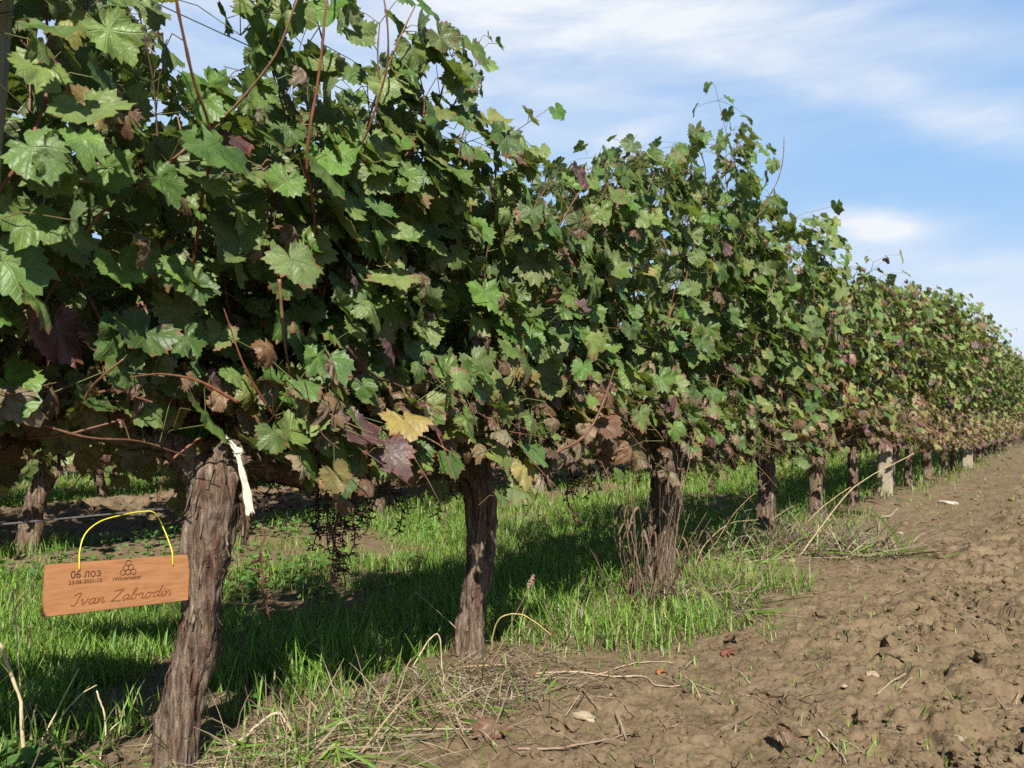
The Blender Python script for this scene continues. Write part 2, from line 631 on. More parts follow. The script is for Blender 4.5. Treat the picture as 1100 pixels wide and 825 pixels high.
def mat_plain(name, col, rough=0.6, spec=0.4, nscale=80, amp=0.15, metal=0.0, bumpd=0.001, stretch=(1, 1, 1)):
    m, nt, out = new_mat(name)
    tc = N(nt, 'ShaderNodeTexCoord')
    no = noise(nt, mapping(nt, tc.outputs['Object'], stretch), nscale, 4, 0.6)
    c = mix_col(nt, 1.0, (*col, 1), ramp(nt, no, [(0.25, 1 - amp), (0.75, 1 + amp)]), 'MULTIPLY')
    b = principled(nt, c, rough, spec, bump(nt, no, 0.6, bumpd))
    b.inputs['Metallic'].default_value = metal
    nt.links.new(b.outputs[0], out.inputs[0])
    return m


M_LEAF = mat_leaf()
M_BLADE = mat_blade()
M_STRAW = mat_blade('dry straw', 0.15, 0.7)
M_BARK = mat_bark()
M_CANE = mat_tint('cane bark', 0.55, 0.35, 70, 0.35, 0.002, (1, 1, 0.3))
M_STALK = mat_tint('dry stalk', 0.75, 0.25, 60, 0.3, 0.001)
M_SOIL = mat_soil()
M_STONE = mat_tint('stone', 0.85, 0.2, 35, 0.25, 0.004)
M_PLANK = mat_plank()
M_BURN = mat_plain('burnt lettering', (0.05, 0.020, 0.011), 0.8, 0.2)
M_GROOVE = mat_plain('carved groove', (0.20, 0.066, 0.026), 0.8, 0.2)
M_YELLOW = mat_plain('yellow plastic tie', (0.58, 0.53, 0.03), 0.4, 0.5, 80, 0.08)
M_WIRE = mat_plain('galvanised wire', (0.20, 0.19, 0.18), 0.5, 0.5, 90, 0.3, 0.6)
M_CLOTH = mat_plain('white cloth', (0.44, 0.42, 0.33), 0.9, 0.15, 70, 0.40, 0, 0.003)
M_CONC = mat_plain('weathered concrete', (0.26, 0.22, 0.155), 0.92, 0.15, 25, 0.25, 0, 0.004)
M_POST = mat_plain('weathered post wood', (0.32, 0.295, 0.26), 0.88, 0.15, 60, 0.4, 0, 0.004, (1, 1, 0.08))
M_GRAPE = mat_plain('dark grape skin', (0.018, 0.014, 0.035), 0.42, 0.4, 50, 0.3)

# ------------------------------------------------------------------ the ground sheet
def build_ground():
    th = np.concatenate([np.radians(np.linspace(-46, 46, 760)), np.radians(np.linspace(46, 314, 70)[1:-1])])
    r = np.concatenate([np.geomspace(0.2, 1.25, 14)[:-1], np.geomspace(1.25, 32, 760)[:-1], np.geomspace(32, 2200, 46)])
    R, T = np.meshgrid(r, th, indexing='ij')
    X, Y = (R * np.sin(T)).ravel(), (R * np.cos(T)).ravel()
    Z = ground_z(X, Y)
    V = np.column_stack([X, Y, Z])
    nr, nt = len(r), len(th)
    i = np.arange(nr - 1)[:, None] * nt
    j = np.arange(nt)[None, :]
    j2 = (j + 1) % nt
    a, b, c, d = (q.ravel() for q in (i + j + 0 * j2, i + j2, i + nt + j2, i + nt + j))
    F = np.vstack([np.stack([a, d, c], -1), np.stack([a, c, b], -1)])
    V = np.vstack([V, [0, 0, gz(0, 0)]])
    jj = np.arange(nt)
    F = np.vstack([F, np.stack([np.full(nt, len(V) - 1), jj, (jj + 1) % nt], -1)])
    g = make_obj('soil_ground', V, F, M_SOIL)
    g['kind'] = 'structure'
    return g


build_ground()

# ------------------------------------------------------------------ leaves
CTRL = np.array([(0, 1.0), (10, .93), (20, .84), (30, .76), (40, .82), (54, .92), (66, .83), (78, .75), (88, .73), (100, .77), (112, .79), (128, .73), (145, .64), (160, .50), (172, .22), (178, .06)])


def leaf_templates(rng, count, nseg, rings, lod):
    out = []
    for k in range(count):
        half = nseg // 2
        ph = np.linspace(-174, 174, nseg + 1)
        dep = rng.uniform(0.25, 1.45)
        cr = CTRL.copy()
        cr[:, 1] = 0.80 + (cr[:, 1] - 0.80) * dep
        cr[-3:, 1] = CTRL[-3:, 1]
        cr[:, 1] *= 1 + rng.normal(0, 0.045, len(cr))
        r = np.interp(np.abs(ph), cr[:, 0], cr[:, 1])
        r = r * (1 + 0.06 * np.sin(np.radians(ph) * 2 + rng.uniform(0, 6)) + rng.uniform(-0.10, 0.10) * np.sin(np.radians(ph)))
        if rng.random() < 0.35:                                # a torn or eaten margin
            r = r * (1 - rng.uniform(0.2, 0.5) * np.exp(-((ph - rng.uniform(-140, 140)) / rng.uniform(8, 18)) ** 2))
        if lod == 0:
            tooth = np.where(np.arange(nseg + 1) % 2 == 0, 1.045, 0.925) + rng.normal(0, 0.03, nseg + 1)
            r = r * tooth
        else:
            r = r * (1 + rng.normal(0, 0.05, nseg + 1))
        a = np.radians(ph)
        fr = {1: [1.0], 2: [0.5, 1.0], 3: [0.36, 0.70, 1.0]}[rings]
        V = [np.zeros((1, 3))]
        E = [np.zeros(1)]
        for f in fr:
            V.append(np.column_stack([np.sin(a) * r * f, np.cos(a) * r * f, np.zeros(nseg + 1)]))
            E.append(np.full(nseg + 1, f))
        V = np.vstack(V)
        E = np.concatenate(E)
        luv = np.column_stack([V[:, 0], V[:, 1], E])
        F = []
        m = nseg + 1
        for j in range(nseg):
            F.append((0, 1 + j + 1, 1 + j))
            for q in range(len(fr) - 1):
                o0, o1 = 1 + q * m, 1 + (q + 1) * m
                F.append((o0 + j, o0 + j + 1, o1 + j + 1))
                F.append((o0 + j, o1 + j + 1, o1 + j))
        x, y = V[:, 0].copy(), V[:, 1].copy()
        rr = np.hypot(x, y)
        an = np.arctan2(x, y)
        z = -rng.uniform(0.05, 0.32) * y * np.abs(y) * 0.8
        z += rng.uniform(-0.15, 0.35) * np.abs(x) * (0.5 + 0.5 * rr)
        z += 0.09 * rr ** 1.5 * np.sin(an * rng.integers(3, 6) + rng.uniform(0, 6)) * rng.uniform(0.5, 1.5)
        z += 0.085 * rr * np.cos(an / 0.94 * 2 * np.pi) * rng.uniform(0.4, 1.1)        # pleats between the veins
        z += 0.05 * vnoise(x * 3 + k * 7.7, y * 3, seed=5) + 0.05 * vnoise(x * 7 + k * 3, y * 7, seed=6)
        V = np.column_stack([x, y, z])
        # a soft random roll about a random in-plane axis
        w = rng.uniform(0, 2 * np.pi)
        s = x * math.cos(w) + y * math.sin(w)
        V[:, 2] += rng.uniform(-0.55, 0.35) * s * s
        V[:, 0] *= rng.uniform(0.82, 1.12)
        out.append((V, np.array(F), luv))
    return out


def curl_templates(rng, base, count):
    """dried leaves: crumpled and rolled up"""
    out = []
    for k in range(count):
        V, F, luv = base[k % len(base)]
        w = rng.uniform(-0.5, 0.5)
        c, s = math.cos(w), math.sin(w)
        x, y, z = V[:, 0] * c - V[:, 1] * s, V[:, 0] * s + V[:, 1] * c, V[:, 2]
        kx = rng.uniform(1.0, 2.1)
        ky = rng.uniform(0.5, 1.4)
        ax = x * kx
        X = np.sin(ax) / kx
        Zx = -(1 - np.cos(ax)) / kx
        ay = y * ky
        Y = np.sin(ay) / ky
        Zy = -(1 - np.cos(ay)) / ky
        cr = 0.12 * vnoise(x * 4 + k * 11, y * 4, seed=9)
        out.append((np.column_stack([X + cr, Y + 0.12 * vnoise(x * 4, y * 4 + k * 5, seed=10), Zx + Zy + z + cr]), F, luv))
    return out


RT = np.random.default_rng(7)
OUTLINE = [(-400, -90), (-60, -60), (200, -60), (400, -25), (432, 10), (465, 62), (495, 100), (525, 148), (560, 160), (590, 195), (615, 178), (650, 158), (700, 152), (735, 146),
           (765, 122), (800, 140), (830, 185), (858, 222), (890, 262), (925, 300), (960, 303), (990, 308), (1020, 330), (1050, 360), (1075, 385)]
_pr = []
for _px, _py in OUTLINE:
    # the canopy's top edge stands a little on the aisle side of the row line
    _k = (_px - 550) / FPX
    _x0, _p = O2[0] - 0.20 * N2[0], -0.20 * N2[1]
    _tt = (_k * _p - _x0) / (U2[0] - _k * U2[1])
    _yy = _tt * U2[1] + _p
    if _yy > 0.3:
        _pr.append((_tt, HC - (_py - HORY) / FPX * _yy))
PROF_T = np.array([q[0] for q in _pr])
PROF_Z = np.minimum(np.array([q[1] for q in _pr]), 2.45)
PROF_Z[PROF_T < 2.2] = np.clip(PROF_Z[PROF_T < 2.2], 1.8, 2.1)
if len(PROF_T) and False:
    print(list(zip(PROF_T.round(2), PROF_Z.round(2))))


def canopy_top(t):
    return np.interp(t, PROF_T, PROF_Z)


LT = {0: leaf_templates(RT, 24, 46, 3, 0), 1: leaf_templates(RT, 12, 24, 2, 1), 2: leaf_templates(RT, 6, 14, 1, 2)}
LC = {0: curl_templates(RT, LT[0], 10), 1: curl_templates(RT, LT[1], 6), 2: curl_templates(RT, LT[2], 4)}


def stamp(templ, idx, pos, tip, nor, size, tint):
    """all leaves of one template at once -> V, F, tint, luv"""
    Vt, Ft, Lt = templ
    n = len(pos)
    tip = nrm(tip - nor * np.sum(tip * nor, -1, keepdims=True))
    xx = np.cross(tip, nor)
    B = np.stack([xx, tip, nor], 1) * size[:, None, None]
    V = np.einsum('vk,nkc->nvc', Vt, B) + pos[:, None, :]
    m = len(Vt)
    F = (Ft[None] + (np.arange(n) * m)[:, None, None]).reshape(-1, 3)
    return V.reshape(-1, 3), F, np.repeat(tint, m, 0), np.tile(Lt, (n, 1))


GREEN = np.array([(0.070, 0.128, 0.022), (0.092, 0.150, 0.028), (0.110, 0.160, 0.040), (0.056, 0.104, 0.020), (0.132, 0.176, 0.046)])
YELL = np.array([(0.16, 0.165, 0.04), (0.19, 0.155, 0.05), (0.13, 0.155, 0.035)])
BROWN = np.array([(0.155, 0.092, 0.048), (0.115, 0.060, 0.030), (0.20, 0.140, 0.082), (0.085, 0.045, 0.025)])
RED = np.array([(0.11, 0.042, 0.040), (0.095, 0.042, 0.050), (0.15, 0.070, 0.045), (0.085, 0.038, 0.042)])


def leaf_tints(rng, z, autumn):
    """natural leaf colours: mostly green, drier and redder low down the vine"""
    n = len(z)
    low = 1 - sstep(0.62, 1.15, z)
    u = rng.random(n)
    pb = 0.035 + 0.50 * low + 0.12 * autumn
    pr = 0.014 + 0.055 * low + 0.11 * autumn
    py = 0.030 + 0.035 * low + 0.18 * autumn
    kind = np.where(u < pb, 1, np.where(u < pb + pr, 2, np.where(u < pb + pr + py, 3, 0)))
    pick = lambda A: A[rng.integers(0, len(A), n)]
    c = np.where((kind == 1)[:, None], pick(BROWN), np.where((kind == 2)[:, None], pick(RED), np.where((kind == 3)[:, None], pick(YELL), pick(GREEN))))
    c = c * rng.uniform(0.8, 1.25, (n, 1)) * (1 + 0.28 * autumn) * (1 + rng.normal(0, 0.06, (n, 3)))
    al = np.clip(rng.beta(1.0, 3.2, n) + 0.30 * low + 0.18 * autumn, 0, 1) * (kind != 1)
    return np.column_stack([np.clip(c, 0.01, 0.6), al]), kind


# lines of sight and of sunlight that the photograph shows open: nothing grows across them
CAMP = np.array((0, 0, HC))
SUNV = np.array((-SUN_DIR.x * math.cos(_e), -SUN_DIR.y * math.cos(_e), math.sin(_e)))
OPEN = []


def open_view(px, py, y, r):
    OPEN.append((CAMP, up(px, py, y) + (CAMP - up(px, py, y)) * 0.03, r))


def open_sun(px, py, y, r):
    q = up(px, py, y)
    OPEN.append((q + SUNV * 0.02, q + SUNV * 2.5, r))


for px in (55, 85, 115, 150, 180, 198):
    for py in (612, 640):
        q = 1.50 + (px - 47) / 155.5 * 0.215
        open_view(px, py, q, 0.075)
for px in (98, 120, 145, 170, 190):
    for py in (612, 640):
        open_sun(px, py, 1.50 + (px - 47) / 155.5 * 0.215, 0.085)
for q in ((86, 590, 1.545), (92, 573, 1.56), (108, 560, 1.59), (130, 553, 1.625), (152, 549, 1.66), (166, 551, 1.68), (175, 566, 1.70), (178, 590, 1.70)):
    open_view(*q, 0.07)
    open_sun(*q, 0.05)
for q in ((256, 488, 1.665), (262, 510, 1.66), (267, 528, 1.66), (271, 548, 1.66)):
    open_view(*q, 0.045)
    open_sun(*q, 0.06)
for q in ((218, 530, 1.70), (225, 545, 1.70), (225, 580, 1.70), (224, 600, 1.70), (220, 650, 1.70), (208, 725, 1.70), (222, 620, 1.70), (215, 690, 1.7), (205, 760, 1.7)):
    open_view(*q, 0.06)
    open_sun(*q, 0.06)
for q in ((512, 520, 2.53), (516, 560, 2.53), (514, 620, 2.53), (40, 520, 4.3), (34, 570, 4.3), (713, 540, 3.66), (712, 580, 3.66)):
    open_view(*q, 0.07)


for py in (10, 50, 90, 130, 160):
    open_view(5 - 0.06 * py * 0.6, py, 1.36, 0.035)
for px in range(-10, 200, 35):
    for py in (630, 665, 700):
        open_sun(px, py, FPX * HC / (py - HORY), 0.10)


CANES = [[(348, 408, 1.80), (385, 448, 1.83), (440, 474, 1.92), (478, 495, 2.02)],
         [(240, 330, 1.58), (262, 392, 1.62), (290, 440, 1.68), (318, 474, 1.76)],
         [(372, 372, 1.80), (400, 402, 1.86), (440, 420, 1.95), (470, 452, 2.05)],
         [(300, 300, 1.66), (306, 370, 1.70), (318, 430, 1.76), (322, 470, 1.8)],
         [(255, 432, 1.60), (215, 410, 1.55), (175, 402, 1.50), (140, 405, 1.44)],
         [(592, 489, 2.38), (628, 468, 2.38), (648, 432, 2.42), (660, 396, 2.48)],
         [(520, 452, 2.2), (548, 415, 2.24), (562, 372, 2.28)],
         [(905, 470, 5.9), (908, 440, 5.9), (912, 405, 5.95)], [(920, 465, 6.2), (921, 430, 6.2), (923, 400, 6.25)]]
for cn in CANES:
    for a_, b_ in zip(cn[:-1], cn[1:]):
        for f_ in (0.0, 0.33, 0.67):
            q_ = [a_[k_] * (1 - f_) + b_[k_] * f_ for k_ in range(3)]
            open_view(*q_, 0.022 if q_[2] < 3 else 0.05)


def cane_pts(t0, k):
    return to_local(t0, [up(*q) for q in CANES[k]])


def blocked(P, size, k=1.0):
    m = np.zeros(len(P), bool)
    for a, b, r in OPEN:
        d = b - a
        f = np.clip(((P - a) @ d) / (d @ d), 0, 1)
        m |= np.linalg.norm(P - (a + f[:, None] * d), axis=1) < r * k
    return m


# ------------------------------------------------------------------ a grapevine
def bark_tube(P, R, ns, n, rng, amp=1.0):
    P = resample(P, n)
    R = np.interp(np.linspace(0, 1, n), np.linspace(0, 1, len(R)), R)
    V, F = tube(P, R, ns)
    body = V[:n * ns].reshape(n, ns, 3)
    th = np.linspace(0, 2 * np.pi, ns, endpoint=False)[None, :]
    s = np.concatenate([[0], np.cumsum(np.linalg.norm(np.diff(P, axis=0), axis=1))])[:, None]
    se = int(rng.integers(0, 9999))
    tw = th + s * rng.uniform(-1.2, 1.2)
    cx, cy = np.cos(tw), np.sin(tw)
    f1 = vnoise(cx * 3.2 + 0 * s, cy * 3.2 + 0 * s, s * 7, se)
    f2 = vnoise(cx * 8, cy * 8, s * 14, se + 1)
    f3 = vnoise(cx * 16, cy * 16, s * 38, se + 2)
    lump = vnoise(cx * 1.2, cy * 1.2, s * 9, se + 3)
    f4 = vnoise(cx * 5, cy * 5, s * 22, se + 7)
    d = amp * (0.20 * lump + 0.13 * f1 - 0.09 * np.abs(f2) + 0.07 * f3 + 0.10 * sstep(0.25, 0.6, f4))
    body += (body - P[:, None, :]) * d[..., None]
    V[:n * ns] = body.reshape(-1, 3)
    return V, F, P, R, body


def bark_strips(acc, body, P, rng, k):
    """loose shreds of bark lifting off the trunk"""
    n, ns = body.shape[:2]
    for _ in range(k):
        i0 = rng.integers(1, max(2, n - 12))
        L = int(rng.integers(5, 12))
        i1 = min(n - 1, i0 + L)
        j = rng.integers(0, ns)
        pts = body[i0:i1, j].copy()
        if len(pts) < 3:
            continue
        out = nrm(pts - P[i0:i1])
        side = nrm(np.cross(out, np.gradient(pts, axis=0)))
        f = np.linspace(0, 1, len(pts))[:, None]
        lift = rng.uniform(0.002, 0.016)
        if rng.random() < 0.5:
            f = f[::-1]
        mid = pts + out * (0.0015 + lift * f ** 2) + side * rng.normal(0, 0.003) * f
        w = rng.uniform(0.002, 0.006) * (1 - 0.6 * f)
        a, b, c = mid - side * w, mid + out * 0.0012, mid + side * w
        V = np.stack([a, b, c], 1).reshape(-1, 3)
        F = []
        for q in range(len(pts) - 1):
            for e in (0, 1):
                o = q * 3 + e
                F += [(o, o + 1, o + 4), (o, o + 4, o + 3)]
        acc.add(V, np.array(F))


def make_trunk(root, rng, path, radii, arms, lod, strips):
    acc = Acc()
    ns, n = ((44, 110) if lod == 0 else (22, 44) if lod == 1 else (10, 14))
    V, F, P, R, body = bark_tube(path, radii, ns, n, rng)
    acc.add(V, F)
    if strips:
        bark_strips(acc, body, P, rng, strips)
    for ap, ar in arms:
        V, F, P2, R2, b2 = bark_tube(ap, ar, max(8, ns // 2), max(8, n // 2), rng, 1.5)
        acc.add(V, F)
        if strips:
            bark_strips(acc, b2, P2, rng, strips // 3)
    return acc.build('trunk', M_BARK, root)


def make_stalk(rng, L, grapes=0):
    """the dried, picked-over stem of a bunch of grapes, hanging down from the origin"""
    acc, gr = Acc(), []
    n = 8
    P = np.zeros((n, 3))
    P[:, 2] = -np.linspace(0, L, n)
    P[:, :2] += np.cumsum(rng.normal(0, 0.006, (n, 2)), 0)
    dark = np.array((0.035, 0.022, 0.016, 1)) if rng.random() < 0.6 else np.array((0.10, 0.045, 0.030, 1))
    acc.add(*tube(P, np.linspace(0.0030, 0.0016, n), 4), tint=dark)
    for k in range(int(L / 0.0075)):
        f = rng.uniform(0.18, 1)
        o = np.array([np.interp(f, np.linspace(0, 1, n), P[:, c]) for c in range(3)])
        az = rng.uniform(0, 6.28)
        l = rng.uniform(0.012, 0.042) * (1.15 - 0.7 * f)
        d = np.array((math.cos(az), math.sin(az), rng.uniform(-0.7, 0.35)))
        e = o + d * l
        acc.add(*tube(np.array([o, (o + e) / 2 + rng.normal(0, 0.002, 3), e]), np.array([0.0017, 0.0014, 0.0012]), 3), tint=dark)
        for q in range(int(rng.integers(2, 5))):
            g = o + (e - o) * rng.uniform(0.4, 1)
            d2 = nrm(d + rng.normal(0, 0.9, 3)) * rng.uniform(0.004, 0.010)
            acc.add(*tube(np.array([g, g + d2]), np.array([0.0012, 0.0019]), 3), tint=dark)
        if rng.random() < grapes:
            V, F = ICO1 if L < 0 else ICO2
            gr.append(Acc().add(V * rng.uniform(0.004, 0.0075) + e, F))
    return acc, gr


STALKS = None


def wander(rng, start, d, steps, step, wob, pull, zmax, ylim, prof=None):
    P = [np.array(start, float)]
    d = np.array(d, float)
    for k in range(steps):
        d = d + rng.normal(0, wob, 3)
        y = P[-1][1]
        d[1] -= pull * max(0, abs(y) - ylim) * np.sign(y)
        d[2] += 0.05
        if prof is not None:
            zmax = min(zmax, float(prof(P[-1][0])) - 0.07)
        if P[-1][2] > zmax:
            d[2] -= 0.45
        d = d / np.linalg.norm(d)
        P.append(P[-1] + d * step)
        if P[-1][2] > zmax + (0.12 if prof is None else 0.05):
            break
    return np.array(P)


def make_vine(name, label, group, loc, rz, seed, wl=0.65, wr=0.65, top=2.05, dens=1.0, lod=0, autumn=0.0, path=None, radii=None, arms=None,
              strips=30, canes_as_parts=True, tops=None, stalks=8, thick=0.30, shoots=None, bottom=0.53, extra_shoots=(), t0=None):
    """local axes: x along the row, y away from the aisle, z up"""
    rng = np.random.default_rng(seed)
    root = thing(name, label, 'grapevine', loc, rz, group)
    lean = rng.normal(0, 0.05, 2)
    prof = None
    if t0 is not None:
        gz0 = loc[2]
        prof = lambda xx: canopy_top(t0 + np.asarray(xx)) - gz0
        top = 2.45
    if path is None:
        h = 0.66
        path = [(0, 0, -0.08), (lean[0] * 0.4, lean[1] * .4, 0.10), (lean[0] * 0.2 + rng.normal(0, .02), lean[1] * .5, 0.30), (lean[0], lean[1], 0.50), (lean[0] * 1.2, lean[1], h)]
        r0 = rng.uniform(0.042, 0.058)
        radii = [r0 * 1.25, r0 * 1.05, r0 * 0.92, r0 * 0.95, r0 * 1.1, r0 * 0.7]
    hx, hy, hz = path[-1]
    if arms is None:
        arms = []
        for s in (-1, 1):
            w = (wl if s < 0 else wr)
            arms.append(([(hx, hy, hz - 0.05), (hx + s * w * .2, hy + rng.normal(0, .02), hz + 0.02), (hx + s * w * .55, rng.normal(0, .03), hz + rng.normal(0.03, .02)), (hx + s * w * .9, rng.normal(0, .03), hz + 0.05)],
                         [0.034, 0.03, 0.022, 0.012]))
    make_trunk(root, rng, path, radii, arms, lod, strips)
    # shoots
    ns = shoots if shoots is not None else int(round(22 * (wl + wr) / 1.3))
    pos, tip, nor, size, zz = [], [], [], [], []
    canes, keepers = [], []
    pets = []

    def leaf_at(o, side, scale, stem=None):
        """a petiole from node o, then the blade hanging off its end"""
        az = rng.normal(0, 0.75)
        d = nrm(np.array((math.sin(az), side * math.cos(az), rng.uniform(-0.15, 0.75))))
        l = rng.uniform(0.045, 0.105) * (0.5 + 0.5 * scale)
        b = o + d * l
        nn = nrm(np.array((rng.normal(0, 0.42), side * rng.uniform(0.25, 1.0) + rng.normal(0, .12), rng.uniform(0.05, 0.95))))
        tt = nrm(np.array((rng.normal(0, 0.45), side * rng.uniform(0.0, 0.6), -rng.uniform(0.35, 1.0))))
        pos.append(b)
        tip.append(tt)
        nor.append(nn)
        size.append(scale * rng.uniform(0.058, 0.088) * (0.97 if lod == 0 and t0 is not None and t0 < 2.5 else 1.0))
        if lod <= 1:
            if stem is not None:
                o = stem
            m = (o + b) / 2 + np.array((0, 0, 0.016)) + rng.normal(0, 0.004, 3)
            t = (0.16, 0.15, 0.035, 1) if rng.random() < 0.65 else (0.17, 0.06, 0.03, 1)
            pets.append((np.array([o, m, b]), t))
        else:
            pets.append(None)

    def run(P, leafy, lat, rad, big=1.0):
        n = len(P)
        side = 1 if rng.random() < .5 else -1
        for i in range(1, n):
            f = i / n
            side = -side
            yb = P[i][1]
            if rng.random() < leafy:
                sd = side
                if abs(yb) > 0.10 and rng.random() < 0.75:
                    sd = 1 if yb > 0 else -1
                leaf_at(P[i], sd, big * (1.0 - 0.55 * max(0, f - 0.55) / 0.45))
            if rng.random() < lat:
                for q in range(int(rng.integers(1, 4))):
                    off = rng.normal(0, 1, 3) * np.array((0.07, 0.09, 0.06))
                    sd = 1 if (yb + off[1]) > rng.normal(0, 0.1) else -1
                    leaf_at(P[i] + off, sd, rng.uniform(0.5, 0.9), P[i])
        r = np.linspace(rad, rad * 0.32, n)
        canes.append((P, r))

    for k in range(ns):
        x0 = -wl + (wl + wr) * (k + rng.uniform(0.1, 0.9)) / ns
        tx = top if tops is None else np.interp(x0, tops[0], tops[1])
        zt = (tx if prof is None else float(prof(x0))) - rng.uniform(0.0, 0.16) + (0 if prof is not None else 1) * (0.24 if rng.random() < (0.10 if lod else 0.0) else 0)
        y0 = rng.normal(0, 0.05)
        d = (rng.normal(0, 0.28), rng.normal(0, 0.42), 1.0)
        P = wander(rng, (x0, y0, hz + rng.uniform(-0.02, 0.08)), d, 30, 0.07, 0.13, 1.6, zt, thick * rng.uniform(0.4, 1.1), prof)
        run(P, 0.94, 0.85 * dens, rng.uniform(0.0035, 0.0062))
    # low, drooping canes: the skirt of drier leaves round the cordon
    for k in range(int(ns * 1.35)):
        x0 = rng.uniform(-wl, wr)
        s = -1 if rng.random() < 0.6 else 1
        P = wander(rng, (x0, 0.04 * s, hz + rng.uniform(0.02, 0.14)), (rng.normal(0, .7), s * 0.9, 0.3), 8, 0.055, 0.16, 0.5, bottom + 0.26, thick * 1.1)
        P[:, 2] -= np.linspace(0, 1, len(P)) ** 2 * rng.uniform(0.0, 0.24)
        run(P, 0.85, 0.6 * dens, 0.003, 0.85)
    n_plain = len(pos)
    for sh in extra_shoots:
        P = resample(np.array(sh[0], float), max(4, int(sh[2])))
        keepers.append(P)
        run(P, sh[3], sh[4], sh[1], sh[5] if len(sh) > 5 else 1.0)
    pos, tip, nor, size = np.array(pos), np.array(tip), np.array(nor), np.array(size)
    keep = pos[:, 2] > bottom - 0.08 + 0.10 * rng.random(len(pos))
    if lod == 0:
        keep &= pos[:, 1] > np.where((t0 or 9) + pos[:, 0] < 1.5, -0.26, -0.38) + 0.05 * rng.random(len(pos))
    if prof is not None:
        lim = prof(pos[:, 0]) + rng.normal(-0.02, 0.035, len(pos))
        keep &= (pos[:, 2] < lim) | (np.arange(len(pos)) >= n_plain)
    c, sn = math.cos(rz), math.sin(rz)
    cen = pos + tip * size[:, None] * 0.35
    wp = np.column_stack([loc[0] + cen[:, 0] * c - cen[:, 1] * sn, loc[1] + cen[:, 0] * sn + cen[:, 1] * c, loc[2] + cen[:, 2]])
    keep &= ~blocked(wp, size)
    pos, tip, nor, size = pos[keep], tip[keep], nor[keep], size[keep]
    pets = [q for q, kq in zip(pets, keep) if kq and q is not None]
    tint, kind = leaf_tints(rng, pos[:, 2], autumn)
    acc = Acc()
    curl = (kind == 1) | ((kind == 2) & (rng.random(len(kind)) < 0.3)) | (rng.random(len(kind)) < 0.03)
    for flag, T in ((False, LT[lod]), (True, LC[lod])):
        sel = np.where(curl == flag)[0]
        which = rng.integers(0, len(T), len(sel))
        for k in range(len(T)):
            s = sel[which == k]
            if len(s):
                sz = size[s] * (0.85 if flag else 1.0)
                acc.add(*stamp(T[k], k, pos[s], tip[s], nor[s], sz, tint[s]))
    for P, tq in pets:
        acc.add(*tube(P, np.array([0.0013, 0.0010, 0.0010]), 3, False), tint=np.array((tq[0] * .75, tq[1] * .75, tq[2], 0.0)))
    acc.build('foliage', M_LEAF, root)
    # canes
    cane_t = [np.array((0.15, 0.055, 0.026, 1)), np.array((0.11, 0.045, 0.024, 1)), np.array((0.16, 0.085, 0.042, 1)), np.array((0.075, 0.042, 0.027, 1))]
    def to_world(Q):
        return np.column_stack([loc[0] + Q[:, 0] * c_ - Q[:, 1] * s_, loc[1] + Q[:, 0] * s_ + Q[:, 1] * c_, loc[2] + Q[:, 2]])
    c_, s_ = math.cos(rz), math.sin(rz)
    if canes_as_parts:
        ok = []
        for P, r in canes:
            bl = blocked(to_world(P), None, 0.6)
            if prof is not None:
                bl = bl | (P[:, 2] > prof(P[:, 0]) - 0.06)
            bl = np.where(bl)[0]
            if len(bl) and bl[0] < 4 and not any(P is e for e in keepers):
                continue
            if len(bl) and not any(P is e for e in keepers):
                P, r = P[:bl[0]], r[:bl[0]]
            ok.append((P, r))
        canes = ok
        for q, (P, r) in enumerate(canes[:95]):
            c = Acc()
            c.add(*tube(resample(P, 4 * len(P)), 0.85 * np.interp(np.linspace(0, 1, 4 * len(P)), np.linspace(0, 1, len(P)), r) * (1 + 0.30 * (np.arange(4 * len(P)) % 4 == 0)), 7 if lod == 0 else 5), tint=cane_t[int(rng.integers(0, 4))])
            c.build('cane', M_CANE, root)
    for k in range(stalks):
        a, g = make_stalk(rng, rng.uniform(0.09, 0.22), 0.03 if rng.random() < .3 else 0.0)
        lo = (rng.uniform(-wl if stalks != 24 else -0.1, wr + 0.1), rng.normal(-0.06, 0.10), hz + rng.uniform(-0.14, 0.01))
        if blocked(to_world(np.array([lo, (lo[0], lo[1], lo[2] - 0.1), (lo[0], lo[1], lo[2] - 0.2)])), None).any():
            continue
        s = a.build('grape_stalk', M_STALK, root)
        s.location = lo
        for q in g[:9]:
            q.build('grape', M_GRAPE, s)
    return root


def row_loc(t, p=0.0):
    x, y = tp_xy(t, p)
    return (x, y, gz(x, y) - 0.0)


def to_local(t0, pts):
    """world points -> the local frame of the vine that stands at t0 in the front row"""
    x0, y0, z0 = row_loc(t0)
    out = []
    for P in pts:
        dx, dy = P[0] - x0, P[1] - y0
        out.append((dx * U2[0] + dy * U2[1], dx * N2[0] + dy * N2[1], P[2] - z0))
    return out


G_FRONT = 'grapevines in the front row'
# front row, near vines, each grown on its own
# vine with the plaque
t1 = 2.12
tr1 = to_local(t1, [up(186, 862, 1.77), up(194, 770, 1.76), up(211, 692, 1.76), up(216, 648, 1.755), up(219, 600, 1.75), up(226, 556, 1.75), up(231, 515, 1.75), up(236, 490, 1.76)])
rad1 = [0.051, 0.045, 0.041, 0.036, 0.040, 0.048, 0.055, 0.053, 0.035]
a1 = [(to_local(t1, [up(236, 505, 1.75), up(268, 490, 1.80), up(300, 498, 1.88), up(335, 508, 1.97), up(372, 500, 2.1)]), [0.045, 0.042, 0.046, 0.036, 0.016]),
      (to_local(t1, [up(226, 520, 1.75), up(205, 498, 1.73), up(180, 478, 1.70), up(120, 470, 1.62)]), [0.038, 0.034, 0.026, 0.012]),
      (to_local(t1, [up(240, 520, 1.77), up(264, 540, 1.78), up(262, 585, 1.78)]), [0.020, 0.015, 0.005])]
